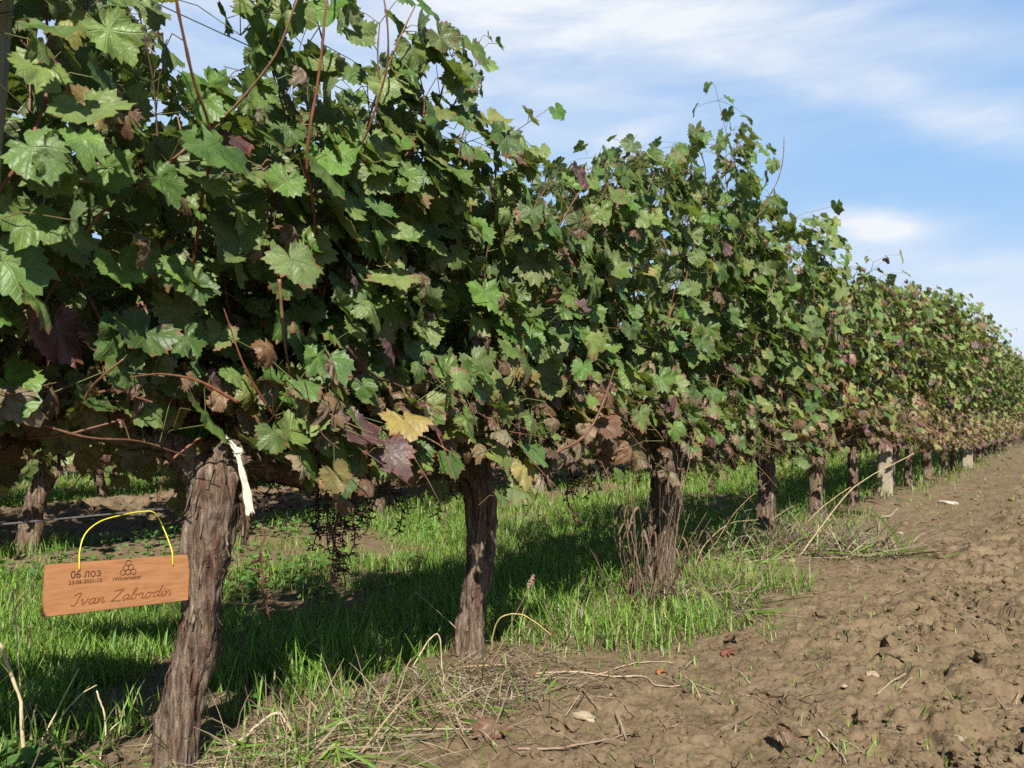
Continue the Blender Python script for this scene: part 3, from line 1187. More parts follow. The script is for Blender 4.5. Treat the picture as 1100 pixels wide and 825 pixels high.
red_cane = lambda pts, n=14, r=0.005, l=0.05, lat=0.0, big=1.0: (pts, r, n, l, lat, big)
make_vine('grapevine', 'gnarled old grapevine whose trunk bears the wooden name plaque', G_FRONT, row_loc(t1), ROW_ROT, 101, t0=t1, wl=0.66, wr=0.74, top=1.72, dens=1.3, shoots=36, lod=0,
          path=tr1, radii=rad1, arms=a1, strips=120, stalks=24, thick=0.32,
          extra_shoots=[red_cane(cane_pts(t1, 0), 14, 0.0045, 0.0), red_cane(cane_pts(t1, 1)[::-1], 14, 0.0042, 0.0), red_cane(cane_pts(t1, 2), 12, 0.0042, 0.0), red_cane(cane_pts(t1, 3), 12, 0.004, 0.0), red_cane(cane_pts(t1, 4), 12, 0.004, 0.0),
                        red_cane(to_local(t1, [up(315, 475, 1.9), up(280, 410, 1.85), up(250, 350, 1.8), up(240, 250, 1.8), up(262, 120, 1.8)]), 18, 0.0065, 0.5, 0.2),
                        red_cane(to_local(t1, [up(40, 455, 1.42), up(95, 470, 1.46), up(150, 474, 1.52), up(200, 490, 1.58)]), 11, 0.003, 1.0, 0.8),
                        red_cane(to_local(t1, [up(285, 470, 1.72), up(340, 490, 1.8), up(400, 500, 1.95), up(470, 505, 2.2)]), 13, 0.003, 1.0, 0.7),
                        red_cane(to_local(t1, [up(215, 470, 1.66), up(180, 500, 1.62), up(170, 540, 1.62)]), 6, 0.003, 0.9, 0.3),
                        ])
t2 = 3.11
tr2 = to_local(t2, [up(500, 735, 2.58), up(503, 690, 2.58), up(509, 640, 2.58), up(516, 590, 2.58), up(516, 540, 2.58), up(512, 495, 2.58), up(510, 470, 2.58)])
rad2 = [0.068, 0.044, 0.038, 0.041, 0.044, 0.047, 0.051, 0.04]
make_vine('grapevine', 'grapevine with a shaggy half-shaded trunk, next along the row after the plaque vine', G_FRONT, row_loc(t2), ROW_ROT, 102, t0=t2, wl=0.66, wr=0.70, top=1.9, dens=1.2, shoots=31, lod=0,
          path=tr2, radii=rad2, strips=90, stalks=13, tops=([-0.5, -0.26, -0.1, 0.1, 0.5, 0.7], [1.78, 1.64, 1.48, 1.35, 1.32, 1.42]), thick=0.31,
          extra_shoots=[red_cane(cane_pts(t2, 5), 14, 0.0062, 0.0), red_cane(cane_pts(t2, 6), 10, 0.0045, 0.0),
                        red_cane(to_local(t2, [up(480, 120, 2.45), up(505, 90, 2.45), up(515, 45, 2.45)]), 8, 0.003, 0.95, 0.25, 0.6),
                        red_cane(to_local(t2, [up(545, 180, 2.7), up(545, 150, 2.7), up(585, 120, 2.7)]), 6, 0.003, 0.7, 0.0, 0.75)])
t3 = 4.50
tr3 = to_local(t3, [up(702, 650, 3.72), up(706, 610, 3.72), up(712, 560, 3.72), up(716, 515, 3.72), up(716, 480, 3.72), up(714, 460, 3.72)])
make_vine('grapevine', 'grapevine with brown dead weeds clinging to its trunk', G_FRONT, row_loc(t3), ROW_ROT, 103, t0=t3, wl=0.62, wr=0.80, top=2.05, dens=1.05, lod=0,
          path=tr3, radii=[0.085, 0.068, 0.062, 0.066, 0.072, 0.07, 0.04], strips=90, stalks=8, tops=([-0.68, -0.46, 0, 0.43, 0.8], [1.52, 1.64, 1.80, 1.90, 2.02]), thick=0.33,
          extra_shoots=[red_cane(to_local(t3, [up(800, 270, 4.4), up(795, 200, 4.4), up(782, 150, 4.4), up(768, 92, 4.4)]), 12, 0.0035, 1.0, 0.5)])
t4 = 6.15
tr4 = to_local(t4, [up(818, 603, 5.09), up(821, 575, 5.09), up(823, 540, 5.09), up(822, 510, 5.09), up(820, 480, 5.09), up(818, 462, 5.09)])
make_vine('grapevine', 'grapevine on a slim straight trunk, just left of the heap of grey brushwood', G_FRONT, row_loc(t4), ROW_ROT, 104, t0=t4, wl=0.85, wr=0.62, top=2.28, dens=1.05, lod=1,
          path=tr4, radii=[0.095, 0.066, 0.052, 0.050, 0.056, 0.055, 0.04], strips=40, stalks=8, tops=([-0.85, 0.15, 0.6, 0.8], [2.02, 1.90, 1.62, 1.50]), thick=0.34)
t5 = 7.46
make_vine('grapevine', 'grapevine with a pale trunk rising behind the heap of grey brushwood', G_FRONT, row_loc(t5), ROW_ROT, 105, t0=t5, wl=0.62, wr=0.56, top=2.0, dens=1.0, lod=1, strips=30, stalks=6, autumn=0.5, thick=0.34,
          tops=([-0.6, 0.3, 0.6], [1.44, 1.40, 1.40]),
          extra_shoots=[red_cane(cane_pts(t5, 7), 8, 0.008, 0.0), red_cane(cane_pts(t5, 8), 8, 0.007, 0.0), red_cane([(-0.3, -0.1, 1.7), (-0.34, -0.1, 1.95), (-0.32, -0.12, 2.2)], 6, 0.003, 0.9, 0.0)])
t6 = 8.6
make_vine('grapevine', 'grapevine with a dark shaded trunk standing before the first concrete post', G_FRONT, row_loc(t6), ROW_ROT, 106, t0=t6, wl=0.56, wr=0.62, top=1.42, dens=1.0, lod=1, strips=20, stalks=6, autumn=0.8, thick=0.35)
t7 = 10.05
make_vine('grapevine', 'grapevine with reddening leaves close behind the first concrete post', G_FRONT, row_loc(t7), ROW_ROT, 107, t0=t7, wl=0.75, wr=0.65, top=1.68, dens=1.05, lod=1, strips=20, stalks=6, autumn=1.0, thick=0.36)
# the vine at the left edge, mostly out of the picture
make_vine('grapevine', 'grapevine at the left edge beside the grey wooden post, large leaves close up', G_FRONT, row_loc(0.88), ROW_ROT, 108, t0=0.88, wl=0.35, wr=0.60, top=1.55, dens=0.55, lod=0, strips=30, stalks=9, thick=0.26, shoots=10)

# prototypes for the rest of the rows
protos = []


def place_vine(t, p, label, group, rng, sc=1.0):
    k = len(protos)
    loc = row_loc(t, p)
    flip = rng.random() < 0.5
    rz = ROW_ROT + (math.pi if flip else 0)
    if k < 4:
        v = make_vine('grapevine', label, group, loc, ROW_ROT, 200 + k, wl=0.70, wr=0.70, top=2.02 + 0.05 * k, dens=1.05, lod=1, autumn=(0.75, 0.5, 1.0, 0.7)[k], strips=12, stalks=4, thick=0.38, canes_as_parts=False, bottom=0.43)
        protos.append(v)
        return v
    return dup(protos[int(rng.integers(0, 4))], loc, rz, label, group, (1, 1, sc * rng.uniform(0.95, 1.06)))


RP = np.random.default_rng(55)
ords = ['second', 'third', 'fourth', 'fifth']
nearp = [(11.4, 'grapevine next beyond the first concrete post and its reddening neighbour'), (12.8, 'grapevine midway between the two concrete posts'),
         (14.4, 'grapevine two before the second concrete post'), (15.7, 'grapevine immediately before the second concrete post'), (17.4, 'grapevine immediately after the second concrete post')]
for t, lab in nearp:
    place_vine(t, 0.0, lab, G_FRONT, RP)
t = 18.75
while t < 52:
    place_vine(t, 0.0, 'small distant grapevine merging into the far end of the front row', 'distant grapevines at the far end of the front row', RP)
    t += RP.uniform(1.24, 1.38)
c2 = tp_xy(3.26, 3.0)
make_vine('grapevine', 'grapevine with a leaning grey trunk in the second row, seen left of the plaque vine', 'grapevines in the second row', row_loc(3.26, 3.0), ROW_ROT, 120, wl=0.65, wr=0.65, top=2.0, dens=1.0, lod=1,
          path=[(0, 0, -0.08), (0.0, 0.0, 0.08), (0.03, -0.01, 0.28), (0.09, -0.05, 0.48), (0.12, -0.07, 0.66)], radii=[0.075, 0.06, 0.052, 0.052, 0.056, 0.04], strips=30, stalks=6, autumn=0.2, thick=0.36, canes_as_parts=False, bottom=0.46)
for t in (0.55, 1.95):
    place_vine(t, 3.0, 'grapevine of the second row, seen through the gap beneath the front row', 'grapevines in the second row', RP)
t = 4.6
while t < 30:
    place_vine(t, 3.0, 'grapevine of the second row, seen through the gap beneath the front row', 'grapevines in the second row', RP)
    t += RP.uniform(1.24, 1.38)
for row, (ta, tb, lab, grp) in enumerate([(1.5, 29, 'grapevine of the third row, far beyond the bare soil strip', 'grapevines in the third row'),
                                         (3.5, 34, 'grapevine of the fourth row, hardly visible behind the others', 'grapevines in the fourth row')]):
    t = ta
    while t < tb:
        place_vine(t, 6.1 + 3.1 * row, lab, grp, RP, 1.0)
        t += RP.uniform(1.24, 1.38)

# ------------------------------------------------------------------ posts and wires
def concrete_post(t, p, h, label, w=0.085, tilt=(0, 0), group='concrete trellis posts'):
    x, y = tp_xy(t, p)
    root_z = gz(x, y)
    acc = Acc()
    n = 14
    rng = np.random.default_rng(int(t * 100))
    V = []
    for i in range(n):
        f = i / (n - 1)
        z = -0.15 + (h + 0.15) * f
        s = w / 2 * (1.08 - 0.16 * f)
        c = s * 0.22
        ring = [(-s + c, -s), (s - c, -s), (s, -s + c), (s, s - c), (s - c, s), (-s + c, s), (-s, s - c), (-s, -s + c)]
        for a, b in ring:
            V.append((a + rng.normal(0, .0012), b + rng.normal(0, .0012), z))
    V = np.array(V)
    F = []
    for i in range(n - 1):
        for j in range(8):
            a, b = i * 8 + j, i * 8 + (j + 1) % 8
            F += [(a, b, b + 8), (a, b + 8, a + 8)]
    top = len(V)
    V = np.vstack([V, (0, 0, h)])
    F += [(top, (n - 1) * 8 + j, (n - 1) * 8 + (j + 1) % 8) for j in range(8)]
    acc.add(V, np.array(F))
    ob = acc.build('trellis_post', M_CONC, None, smooth=False)
    ob.location = (x, y, root_z)
    ob.rotation_euler = (tilt[0], tilt[1], ROW_ROT + 0.12)
    tag(ob, label, 'post', group)
    return ob


concrete_post(9.72, -0.06, 1.95, 'square concrete post with weathered tan face, nearer of the two in the front row', 0.125)
concrete_post(16.72, -0.10, 1.95, 'pale concrete post farther along the front row, beside the bare soil', 0.15)
x6 = up(610, 525, 8.3)
tq, pq = xy_tp(x6[0], x6[1])
concrete_post(tq, 3.0, 1.9, 'pale concrete post in the second row, seen between the second and third trunks', 0.12)
# grey wooden post at the left edge
pb, pt = up(-46, 520, 1.36), up(-7, 0, 1.36)
ax = nrm(pt - pb)
P = np.array([pb - ax * ((pb[2] + 0.15) / ax[2]), pb, pt, pt + ax * 0.28])
acc = Acc()
V, F, _, _, _ = bark_tube(P, [0.030, 0.030, 0.029, 0.028], 20, 90, np.random.default_rng(3), 0.35)
acc.add(V, F)
pst = acc.build('trellis_post', M_POST)
tag(pst, 'weathered grey wooden post leaning at the left edge above the leaves', 'post')


def wire(p, h, t0, t1, label, r=0.0016, sag=0.0):
    n = 60
    ts = np.linspace(t0, t1, n)
    P = np.array([(*tp_xy(a, p), h + sag * math.sin(a * 0.9)) for a in ts])
    acc = Acc()
    acc.add(*tube(P, r, 6))
    return tag(acc.build('trellis_wire', M_WIRE), label, 'wire', 'trellis wires of the front row')


wire(-0.02, 0.572, -1.0, 40, 'lowest trellis wire, the one the yellow tie hangs over', 0.0018)
wire(0.02, 1.10, -1.0, 40, 'middle trellis wire running through the leaves of the front row', 0.0014, 0.01)
wire(0.02, 1.62, -1.0, 40, 'top trellis wire running through the upper leaves of the front row', 0.0014, 0.01)

# ------------------------------------------------------------------ the plaque
def build_plaque():
    cL, cR = up(47, 635, 1.50), up(202.5, 620, 1.715)
    d = cR - cL
    W = float(np.linalg.norm(d))
    Hh, TH = 0.094, 0.009
    ex = nrm(d)
    ey = nrm(np.cross(np.array((0, 0, 1.0)), ex))            # away from the camera
    ez = np.cross(ex, ey)
    # lean the board back a little
    M = Matrix(((ex[0], ey[0], ez[0], cL[0]), (ex[1], ey[1], ez[1], cL[1]), (ex[2], ey[2], ez[2], cL[2]), (0, 0, 0, 1)))
    root = thing('name_plaque', 'orange-brown wooden plaque with burnt lettering hung by a yellow tie', 'plaque')
    root.matrix_world = M
    import bmesh
    bm = bmesh.new()
    bmesh.ops.create_cube(bm, size=1.0)
    for v in bm.verts:
        v.co = Vector((v.co.x * W + W / 2, v.co.y * TH, v.co.z * Hh))
    bmesh.ops.bevel(bm, geom=bm.edges[:], offset=0.0011, segments=2, affect='EDGES')
    me = bpy.data.meshes.new('board')
    bm.to_mesh(me)
    bm.free()
    me.materials.append(M_PLANK)
    bo = bpy.data.objects.new('board', me)
    COL.objects.link(bo)
    bo.parent = root
    yf = -TH / 2

    def text(body, name, u0, v0, hgt, width, mat):
        cu = bpy.data.curves.new(name, 'FONT')
        cu.body = body
        cu.size = 1.0
        cu.extrude = 0.0
        tmp = bpy.data.objects.new(name, cu)
        COL.objects.link(tmp)
        dg = bpy.context.evaluated_depsgraph_get()
        dg.update()
        me = bpy.data.meshes.new_from_object(tmp.evaluated_get(dg))
        bpy.data.objects.remove(tmp)
        co = np.zeros(len(me.vertices) * 3, np.float32)
        me.vertices.foreach_get('co', co)
        co = co.reshape(-1, 3)
        mn, mx = co.min(0), co.max(0)
        q = np.zeros_like(co)
        q[:, 0] = u0 + (co[:, 0] - mn[0]) / (mx[0] - mn[0]) * width
        q[:, 2] = v0 + (co[:, 1] - mn[1]) / (mx[1] - mn[1]) * hgt
        q[:, 1] = yf - 0.0005
        me.vertices.foreach_set('co', q.ravel())
        me.materials.clear()
        me.materials.append(mat)
        me.update()
        ob = bpy.data.objects.new(name, me)
        COL.objects.link(ob)
        ob.parent = root
        return ob

    zb = -Hh / 2
    text('06 лоз', 'lettering', 0.155 * W, zb + 0.70 * Hh, 0.155 * Hh, 0.195 * W, M_BURN)
    text('23-06-2021-12', 'lettering', 0.145 * W, zb + 0.585 * Hh, 0.075 * Hh, 0.215 * W, M_BURN)
    text('iWinemaker', 'lettering', 0.435 * W, zb + 0.575 * Hh, 0.085 * Hh, 0.20 * W, M_BURN)
    # emblem: a little pyramid of round grapes
    em = Acc()
    R = 0.0052
    cx, cz = 0.537 * W, zb + 0.735 * Hh
    for (i, j) in ((-1, 0), (0, 0), (1, 0), (-.5, 1), (.5, 1), (0, 2)):
        a = np.linspace(0, 2 * np.pi, 25)
        P = np.column_stack([cx + i * 2 * R * 0.98 + R * np.cos(a), np.full(25, yf - 0.0004), cz + j * 1.74 * R * 0.98 + R * np.sin(a)])
        em.add(*tube(P, 0.0005, 5, False))
    for (i, j) in ((-.5, .45), (.5, .45), (0, 1.45)):
        V, F = ICO1
        em.add(V * 0.0012 + np.array((cx + i * 2 * R, yf - 0.0001, cz + j * 1.74 * R)), F)
    em.build('emblem', M_BURN, root)
    # the carved handwriting
    G = {
        'I': ([[(-.25, 1.75), (.1, 2.05), (.45, 2.1), (.40, 1.4), (.34, .7), (.2, .05), (-.1, .0), (-.2, .2)]], .75),
        'v': ([[(0, .8), (.15, 1), (.3, .4), (.4, 0), (.62, .45), (.75, .95), (.95, .9)]], .95),
        'a': ([[(.72, .85), (.42, 1), (.1, .6), (.15, .08), (.42, .05), (.66, .5), (.74, .95), (.68, .3), (.78, .02), (1.0, .25)]], 1.0),
        'n': ([[(0, .75), (.1, 1), (.14, .5), (.12, 0), (.28, .65), (.52, 1), (.68, .8), (.66, .3), (.76, 0), (1.0, .25)]], 1.0),
        'Z': ([[(.0, 1.75), (.25, 2.0), (.6, 1.95), (1.05, 2.05), (.75, 1.4), (.4, .7), (.0, 0.05), (.4, .1), (.8, .0), (1.15, .12)]], 1.3),
        'b': ([[(.0, .3), (.28, 1.1), (.42, 1.9), (.26, 2.1), (.14, 1.4), (.1, .3), (.3, 0), (.6, .2), (.66, .7), (.45, .9), (.95, .85)]], 1.0),
        'r': ([[(0, .5), (.14, 1.1), (.28, .85), (.55, .95), (.46, .4), (.56, 0), (.85, .25)]], .85),
        'o': ([[(.5, 1), (.16, .85), (.1, .2), (.4, 0), (.68, .4), (.58, .95), (.75, .8), (1.0, .85)]], 1.0),
        'd': ([[(.72, .85), (.42, 1), (.1, .6), (.15, .08), (.42, .05), (.68, .6), (.86, 2.1), (.74, .8), (.80, .02), (1.02, .25)]], 1.02),
        'i': ([[(0, .4), (.16, 1), (.14, .3), (.24, 0), (.5, .25)], [(.22, 1.38), (.25, 1.45)]], .5),
        ' ': ([], .75)}
    wr = Acc()
    S = 0.0132
    x = 0.0
    word = 'Ivan Zabrodin'
    tot = sum(G[c][1] for c in word)
    k = 0.685 * W / (tot * S)
    for c in word:
        for st in G[c][0]:
            q = np.array([(0.175 * W + (x + a + 0.24 * b) * S * k, yf - 0.0003, zb + 0.165 * Hh + b * S * 0.80) for a, b in st])
            wr.add(*tube(resample(q, max(4, 6 * len(q))), 0.00078, 5))
        x += G[c][1]
    wr.build('carved_script', M_GROOVE, root)
    # yellow tie over the wire, through two holes
    pts = [up(84, 612, 1.545), up(86, 592, 1.545), up(92, 573, 1.56), up(108, 560, 1.59), up(130, 553.5, 1.625), up(152, 549.5, 1.66), up(166, 551, 1.68), up(175, 566, 1.70), up(178, 590, 1.70), up(178.5, 606, 1.70)]
    Mi = np.array(M.inverted())
    loc = [(Mi @ np.array((*p, 1)))[:3] for p in pts]
    for q in (0, 1, -2, -1):
        loc[q][1] = yf - 0.0015 if q in (0, -1) else yf + 0.002
    ty = Acc()
    ty.add(*tube(resample(loc, 60), 0.00115, 8))
    for uu in (loc[0][0], loc[-1][0]):
        loop = np.array([(uu - 0.006, 0.006, zb + 0.002), (uu, 0.004, zb - 0.007), (uu + 0.007, 0.006, zb - 0.004), (uu + 0.01, 0.008, zb + 0.004)])
        ty.add(*tube(resample(loop, 12), 0.00115, 6))
    ty.build('yellow_tie', M_YELLOW, root)
    return root


build_plaque()


# ------------------------------------------------------------------ white cloth ties
def cloth_tie(label, c, sc=1.0, grp='white cloth ties'):
    """knot at c with a tail hanging and a band running back round the vine"""
    root = thing('cloth_tie', label, 'cloth tie', tuple(c), 0, grp)
    rng = np.random.default_rng(4)

    def ribbon(pts, w0, w1, tw):
        P = resample(np.array(pts, float) * sc, 22)
        T = nrm(np.gradient(P, axis=0))
        f = np.linspace(0, 1, 22)
        A = nrm(np.cross(T, np.array((0.1, 1.0, 0.1))))
        B = np.cross(T, A)
        w = (w0 + (w1 - w0) * f) * sc
        V, F = [], []
        m = 9
        prof = np.linspace(-1, 1, m)
        for i in range(22):
            for j in range(m):
                fold = 0.45 * math.sin(prof[j] * 7 + tw + 3 * f[i]) * w[i]
                rag = T[i] * (0.006 * math.sin(j * 2.4) * sc if i == 21 else 0)
                V.append(P[i] + A[i] * prof[j] * w[i] * (1 + 0.12 * math.sin(i * 0.9 + tw)) + B[i] * fold + rag)
        V = np.array(V)
        for i in range(21):
            for j in range(m - 1):
                a = i * m + j
                F += [(a, a + 1, a + m + 1), (a, a + m + 1, a + m)]
        F = np.array(F)
        V2 = V + np.repeat(B, m, 0) * 0.0012
        return np.vstack([V, V2]), np.vstack([F, F[:, ::-1] + len(V)])
    kn = Acc()
    V, F = ICO3
    W = V * np.array((0.0095, 0.009, 0.0095)) * sc
    W = W * (1 + 0.28 * vnoise(V[:, 0] * 2.2, V[:, 1] * 2.2, V[:, 2] * 3, 3)[:, None])
    kn.add(W, F)
    kn.build('knot', M_CLOTH, root)
    tl = Acc()
    tl.add(*ribbon([(0, -.004, 0), (0.010, -0.010, -0.03), (0.020, -0.008, -0.075), (0.027, -0.010, -0.122)], 0.0045, 0.0085, 0.3))
    tl.build('tail', M_CLOTH, root)
    bn = Acc()
    bn.add(*ribbon([(0, 0, 0.0), (-0.014, 0.006, 0.018), (-0.035, 0.02, 0.028)], 0.006, 0.008, 1.4))
    bn.build('band', M_CLOTH, root)
    return root


cloth_tie('white cloth strip knotted round the head of the plaque vine, tail hanging', up(256, 486, 1.665))
cloth_tie('tiny scrap of white cloth tied to the top of the pale trunk behind the brushwood', up(885, 484, 6.04), 0.55)


# ------------------------------------------------------------------ grass and weeds
def view_points(rng, n, z0, z1, wide=0.70):
    """ground points spread evenly over the picture's ground"""
    y = z0 * (z1 / z0) ** rng.random(n)
    x = y * rng.uniform(-wide, wide, n)
    return x, y


def blades(rng, x, y, h, w, lean, tint, z=None):
    n = len(x)
    z = ground_z(x, y) - 0.004 if z is None else z
    az = rng.uniform(0, 2 * np.pi, n)
    d = np.column_stack([np.cos(az), np.sin(az), np.zeros(n)])
    s = np.column_stack([-np.sin(az), np.cos(az), np.zeros(n)])
    base = np.column_stack([x, y, z])
    V = np.zeros((n, 7, 3))
    for k, f in enumerate((0.0, 0.4, 0.75)):
        c = base + d * (lean * h * f ** 1.8)[:, None]
        c[:, 2] += h * f * (1 - 0.25 * lean * f)
        ww = (w * (1 - 0.45 * f))[:, None] / 2
        V[:, 2 * k] = c - s * ww
        V[:, 2 * k + 1] = c + s * ww
    c = base + d * (lean * h)[:, None]
    c[:, 2] += h * (1 - 0.28 * lean)
    V[:, 6] = c
    F0 = np.array([(0, 1, 3), (0, 3, 2), (2, 3, 5), (2, 5, 4), (4, 5, 6)])
    F = (F0[None] + (np.arange(n) * 7)[:, None, None]).reshape(-1, 3)
    return V.reshape(-1, 3), F, np.repeat(tint, 7, 0)


GB = np.array([(0.120, 0.235, 0.028), (0.155, 0.27, 0.036), (0.096, 0.195, 0.025), (0.185, 0.28, 0.055)])
DRY = np.array([(0.27, 0.21, 0.12), (0.20, 0.15, 0.085), (0.36, 0.30, 0.19), (0.14, 0.10, 0.06)])


def build_grass():
    rng = np.random.default_rng(21)
    x, y = view_points(rng, 330000, 1.55, 30)
    t, p = xy_tp(x, y)
    sm = soil_mask(t, p)
    patch = fbm2(x * 1.1, y * 1.1, 3, 91)
    patch2 = fbm2(x * 4, y * 4, 2, 92)
    dens = (1 - sm) * sstep(-0.82, 0.0, patch + 0.35 * patch2 + 0.25 * sstep(2.5, 5.0, y))
    dens = np.where((p < 0.05), dens * sstep(-0.3, 0.5, patch2 + 0.55 * np.exp(-((t - 4.3) / 0.5) ** 2)) * (0.30 + 0.5 * sstep(3.3, 3.9, t)) * (0.12 + 0.88 * sstep(-0.5, 0.0, p)), dens)
    sprout = (p < 0.0) * (p > -6) * (0.010 + 0.12 * sstep(0.2, 0.8, patch2) * sstep(-1.5, -0.3, p))
    keep = rng.random(len(x)) < np.maximum(dens, sprout)
    x, y, t, p, sm = x[keep], y[keep], t[keep], p[keep], sm[keep]
    n = len(x)
    far = sstep(3, 14, y)
    h = rng.gamma(6, 1 / 6, n) * (0.058 + 0.03 * far) * (1 - 0.45 * sm)
    h *= 1 + 0.30 * np.exp(-((p - 0.35) / 0.35) ** 2) * (sm < 0.5) - 0.45 * (1 - sstep(-0.05, 0.15, p)) * (1 - sstep(3.3, 3.8, t)) + 0.35 * sstep(0.1, 0.6, fbm2(x * 2, y * 2, 2, 95))
    w = rng.uniform(0.0028, 0.0055, n) * (1 + 1.8 * far)
    lean = rng.uniform(0.15, 0.95, n)
    tint = GB[rng.integers(0, 4, n)] * rng.uniform(0.75, 1.25, (n, 1))
    dry = rng.random(n) < 0.08 + 0.34 * np.exp(-((p + 0.12) / 0.22) ** 2)
    tint[dry] = DRY[rng.integers(0, 4, dry.sum())]
    V, F, T = blades(rng, x, y, h, w, lean, np.column_stack([tint, np.ones(n)]))
    g = make_obj('grass', V, F, M_BLADE, None, T)
    g['kind'] = 'stuff'
    # broad-leaved weeds low in the grass
    x, y = view_points(rng, 60000, 1.6, 12)
    t, p = xy_tp(x, y)
    m = (1 - soil_mask(t, p)) * sstep(0.0, 0.5, fbm2(x * 1.6 + 5, y * 1.6, 3, 97)) * (p > 0.1) * 0.5
    keep = rng.random(len(x)) < m
    x, y = x[keep], y[keep]
    n = len(x)
    pos = np.column_stack([x, y, ground_z(x, y) + rng.uniform(0.005, 0.06, n)])
    az = rng.uniform(0, 2 * np.pi, n)
    tip = np.column_stack([np.cos(az), np.sin(az), rng.uniform(-0.2, 0.5, n)])
    nor = nrm(np.column_stack([rng.normal(0, .35, n), rng.normal(0, .35, n), np.ones(n)]))
    a = np.radians(np.linspace(-150, 150, 9))
    Vt = np.vstack([(0, 0, 0), np.column_stack([0.45 * np.sin(a), 0.5 + 0.5 * np.cos(a), 0.12 * np.abs(np.sin(a)) - 0.15 * (0.5 + 0.5 * np.cos(a)) ** 2])])
    Ft = np.array([(0, k + 2, k + 1) for k in range(8)])
    size = rng.uniform(0.015, 0.042, n)
    tint = np.column_stack([np.array((0.075, 0.15, 0.035)) * rng.uniform(0.7, 1.5, (n, 1)), np.ones(n)])
    V, F, T, _ = stamp((Vt, Ft, Vt), 0, pos, nrm(tip), nor, size, tint)
    g = make_obj('ground_weeds', V, F, M_BLADE, None, T)
    g['kind'] = 'stuff'
    # straw litter
    x, y = view_points(rng, 26000, 1.6, 16)
    t, p = xy_tp(x, y)
    m = np.exp(-((p + 0.22) / 0.20) ** 2) * sstep(-0.1, 0.5, fbm2(x * 2.2, y * 2.2, 2, 99)) + 0.028
    keep = rng.random(len(x)) < m
    x, y = x[keep], y[keep]
    n = len(x)
    az = rng.uniform(0, np.pi, n)
    L = rng.uniform(0.03, 0.16, n)
    cz = ground_z(x, y) + rng.uniform(0.002, 0.02, n)
    d = np.column_stack([np.cos(az), np.sin(az), rng.normal(0, 0.12, n)]) * L[:, None] / 2
    s = np.column_stack([-np.sin(az), np.cos(az), np.zeros(n)]) * rng.uniform(0.0008, 0.0022, n)[:, None]
    c = np.column_stack([x, y, cz])
    bow = np.zeros((n, 3))
    bow[:, 2] = rng.uniform(0, 0.012, n)
    V = np.stack([c - d - s, c - d + s, c + bow - s, c + bow + s, c + d - s, c + d + s], 1).reshape(-1, 3)
    F = (np.array([(0, 1, 3), (0, 3, 2), (2, 3, 5), (2, 5, 4)])[None] + (np.arange(n) * 6)[:, None, None]).reshape(-1, 3)
    T = np.repeat(np.column_stack([DRY[rng.integers(0, 4, n)] * rng.uniform(0.6, 1.1, (n, 1)), np.ones(n)]), 6, 0)
    g = make_obj('straw_litter', V, F, M_STRAW, None, T)
    g['kind'] = 'stuff'


build_grass()


def build_clods():
    rng = np.random.default_rng(31)
    for count, rmin, rmax, (V0, F0), name_d in ((90000, 0.0048, 0.027, ICO2, 1), (260000, 0.0016, 0.0048, ICO1, 3)):
        x, y = view_points(rng, count, 1.6, 20)
        t, p = xy_tp(x, y)
        patch = fbm2(x * 1.8, y * 1.8, 3, 71)
        m = soil_mask(t, p) * np.where(p < 0, 0.07 + 0.42 * (1 - sstep(-1.5, -0.7, p)) * sstep(-0.2, 0.6, patch), 0.25)
        m = np.minimum(1, m * (1 if name_d == 1 else 1.6))
        keep = rng.random(len(x)) < m
        x, y = x[keep], y[keep]
        n = len(x)
        size = np.clip(rmin * 0.9 * (rng.pareto(2.0 if name_d == 1 else 1.5, n) + 1), rmin, rmax) * (1 + 0.5 * sstep(4, 12, y))
        m0 = len(V0)
        sc = np.column_stack([rng.uniform(0.7, 1.4, n), rng.uniform(0.7, 1.4, n), rng.uniform(0.5, 0.9, n)]) * size[:, None]
        az = rng.uniform(0, 2 * np.pi, n)
        V = V0[None] * sc[:, None, :]
        off = rng.uniform(0, 100, n)[:, None]
        q = 1 + 0.45 * vnoise(V0[None, :, 0] * 1.7 + off, V0[None, :, 1] * 1.7, V0[None, :, 2] * 1.7 + off, 2) + 0.28 * vnoise(V0[None, :, 0] * 4 + off, V0[None, :, 1] * 4, V0[None, :, 2] * 4, 4)
        V = V * q[..., None]
        c, s = np.cos(az)[:, None], np.sin(az)[:, None]
        X = V[..., 0] * c - V[..., 1] * s + x[:, None]
        Y = V[..., 0] * s + V[..., 1] * c + y[:, None]
        Z = V[..., 2] + (ground_z(x, y) + size * 0.12)[:, None]
        V = np.stack([X, Y, Z], -1).reshape(-1, 3)
        F = (F0[None] + (np.arange(n) * m0)[:, None, None]).reshape(-1, 3)
        g = make_obj('soil_clods' if name_d == 1 else 'soil_crumbs', V, F, M_SOIL, smooth=False)
        g['kind'] = 'stuff'


build_clods()


# ------------------------------------------------------------------ dry grass clumps, stalks, sticks, stones, fallen leaves
def ground_at(px, py):
    """ground point seen at a pixel"""
    y = FPX * HC / (py - HORY)
    for _ in range(4):
        x = (px - 550) / FPX * y
        z = gz(x, y)
        y = FPX * (HC - z) / (py - HORY)
    return np.array(((px - 550) / FPX * y, y, z))


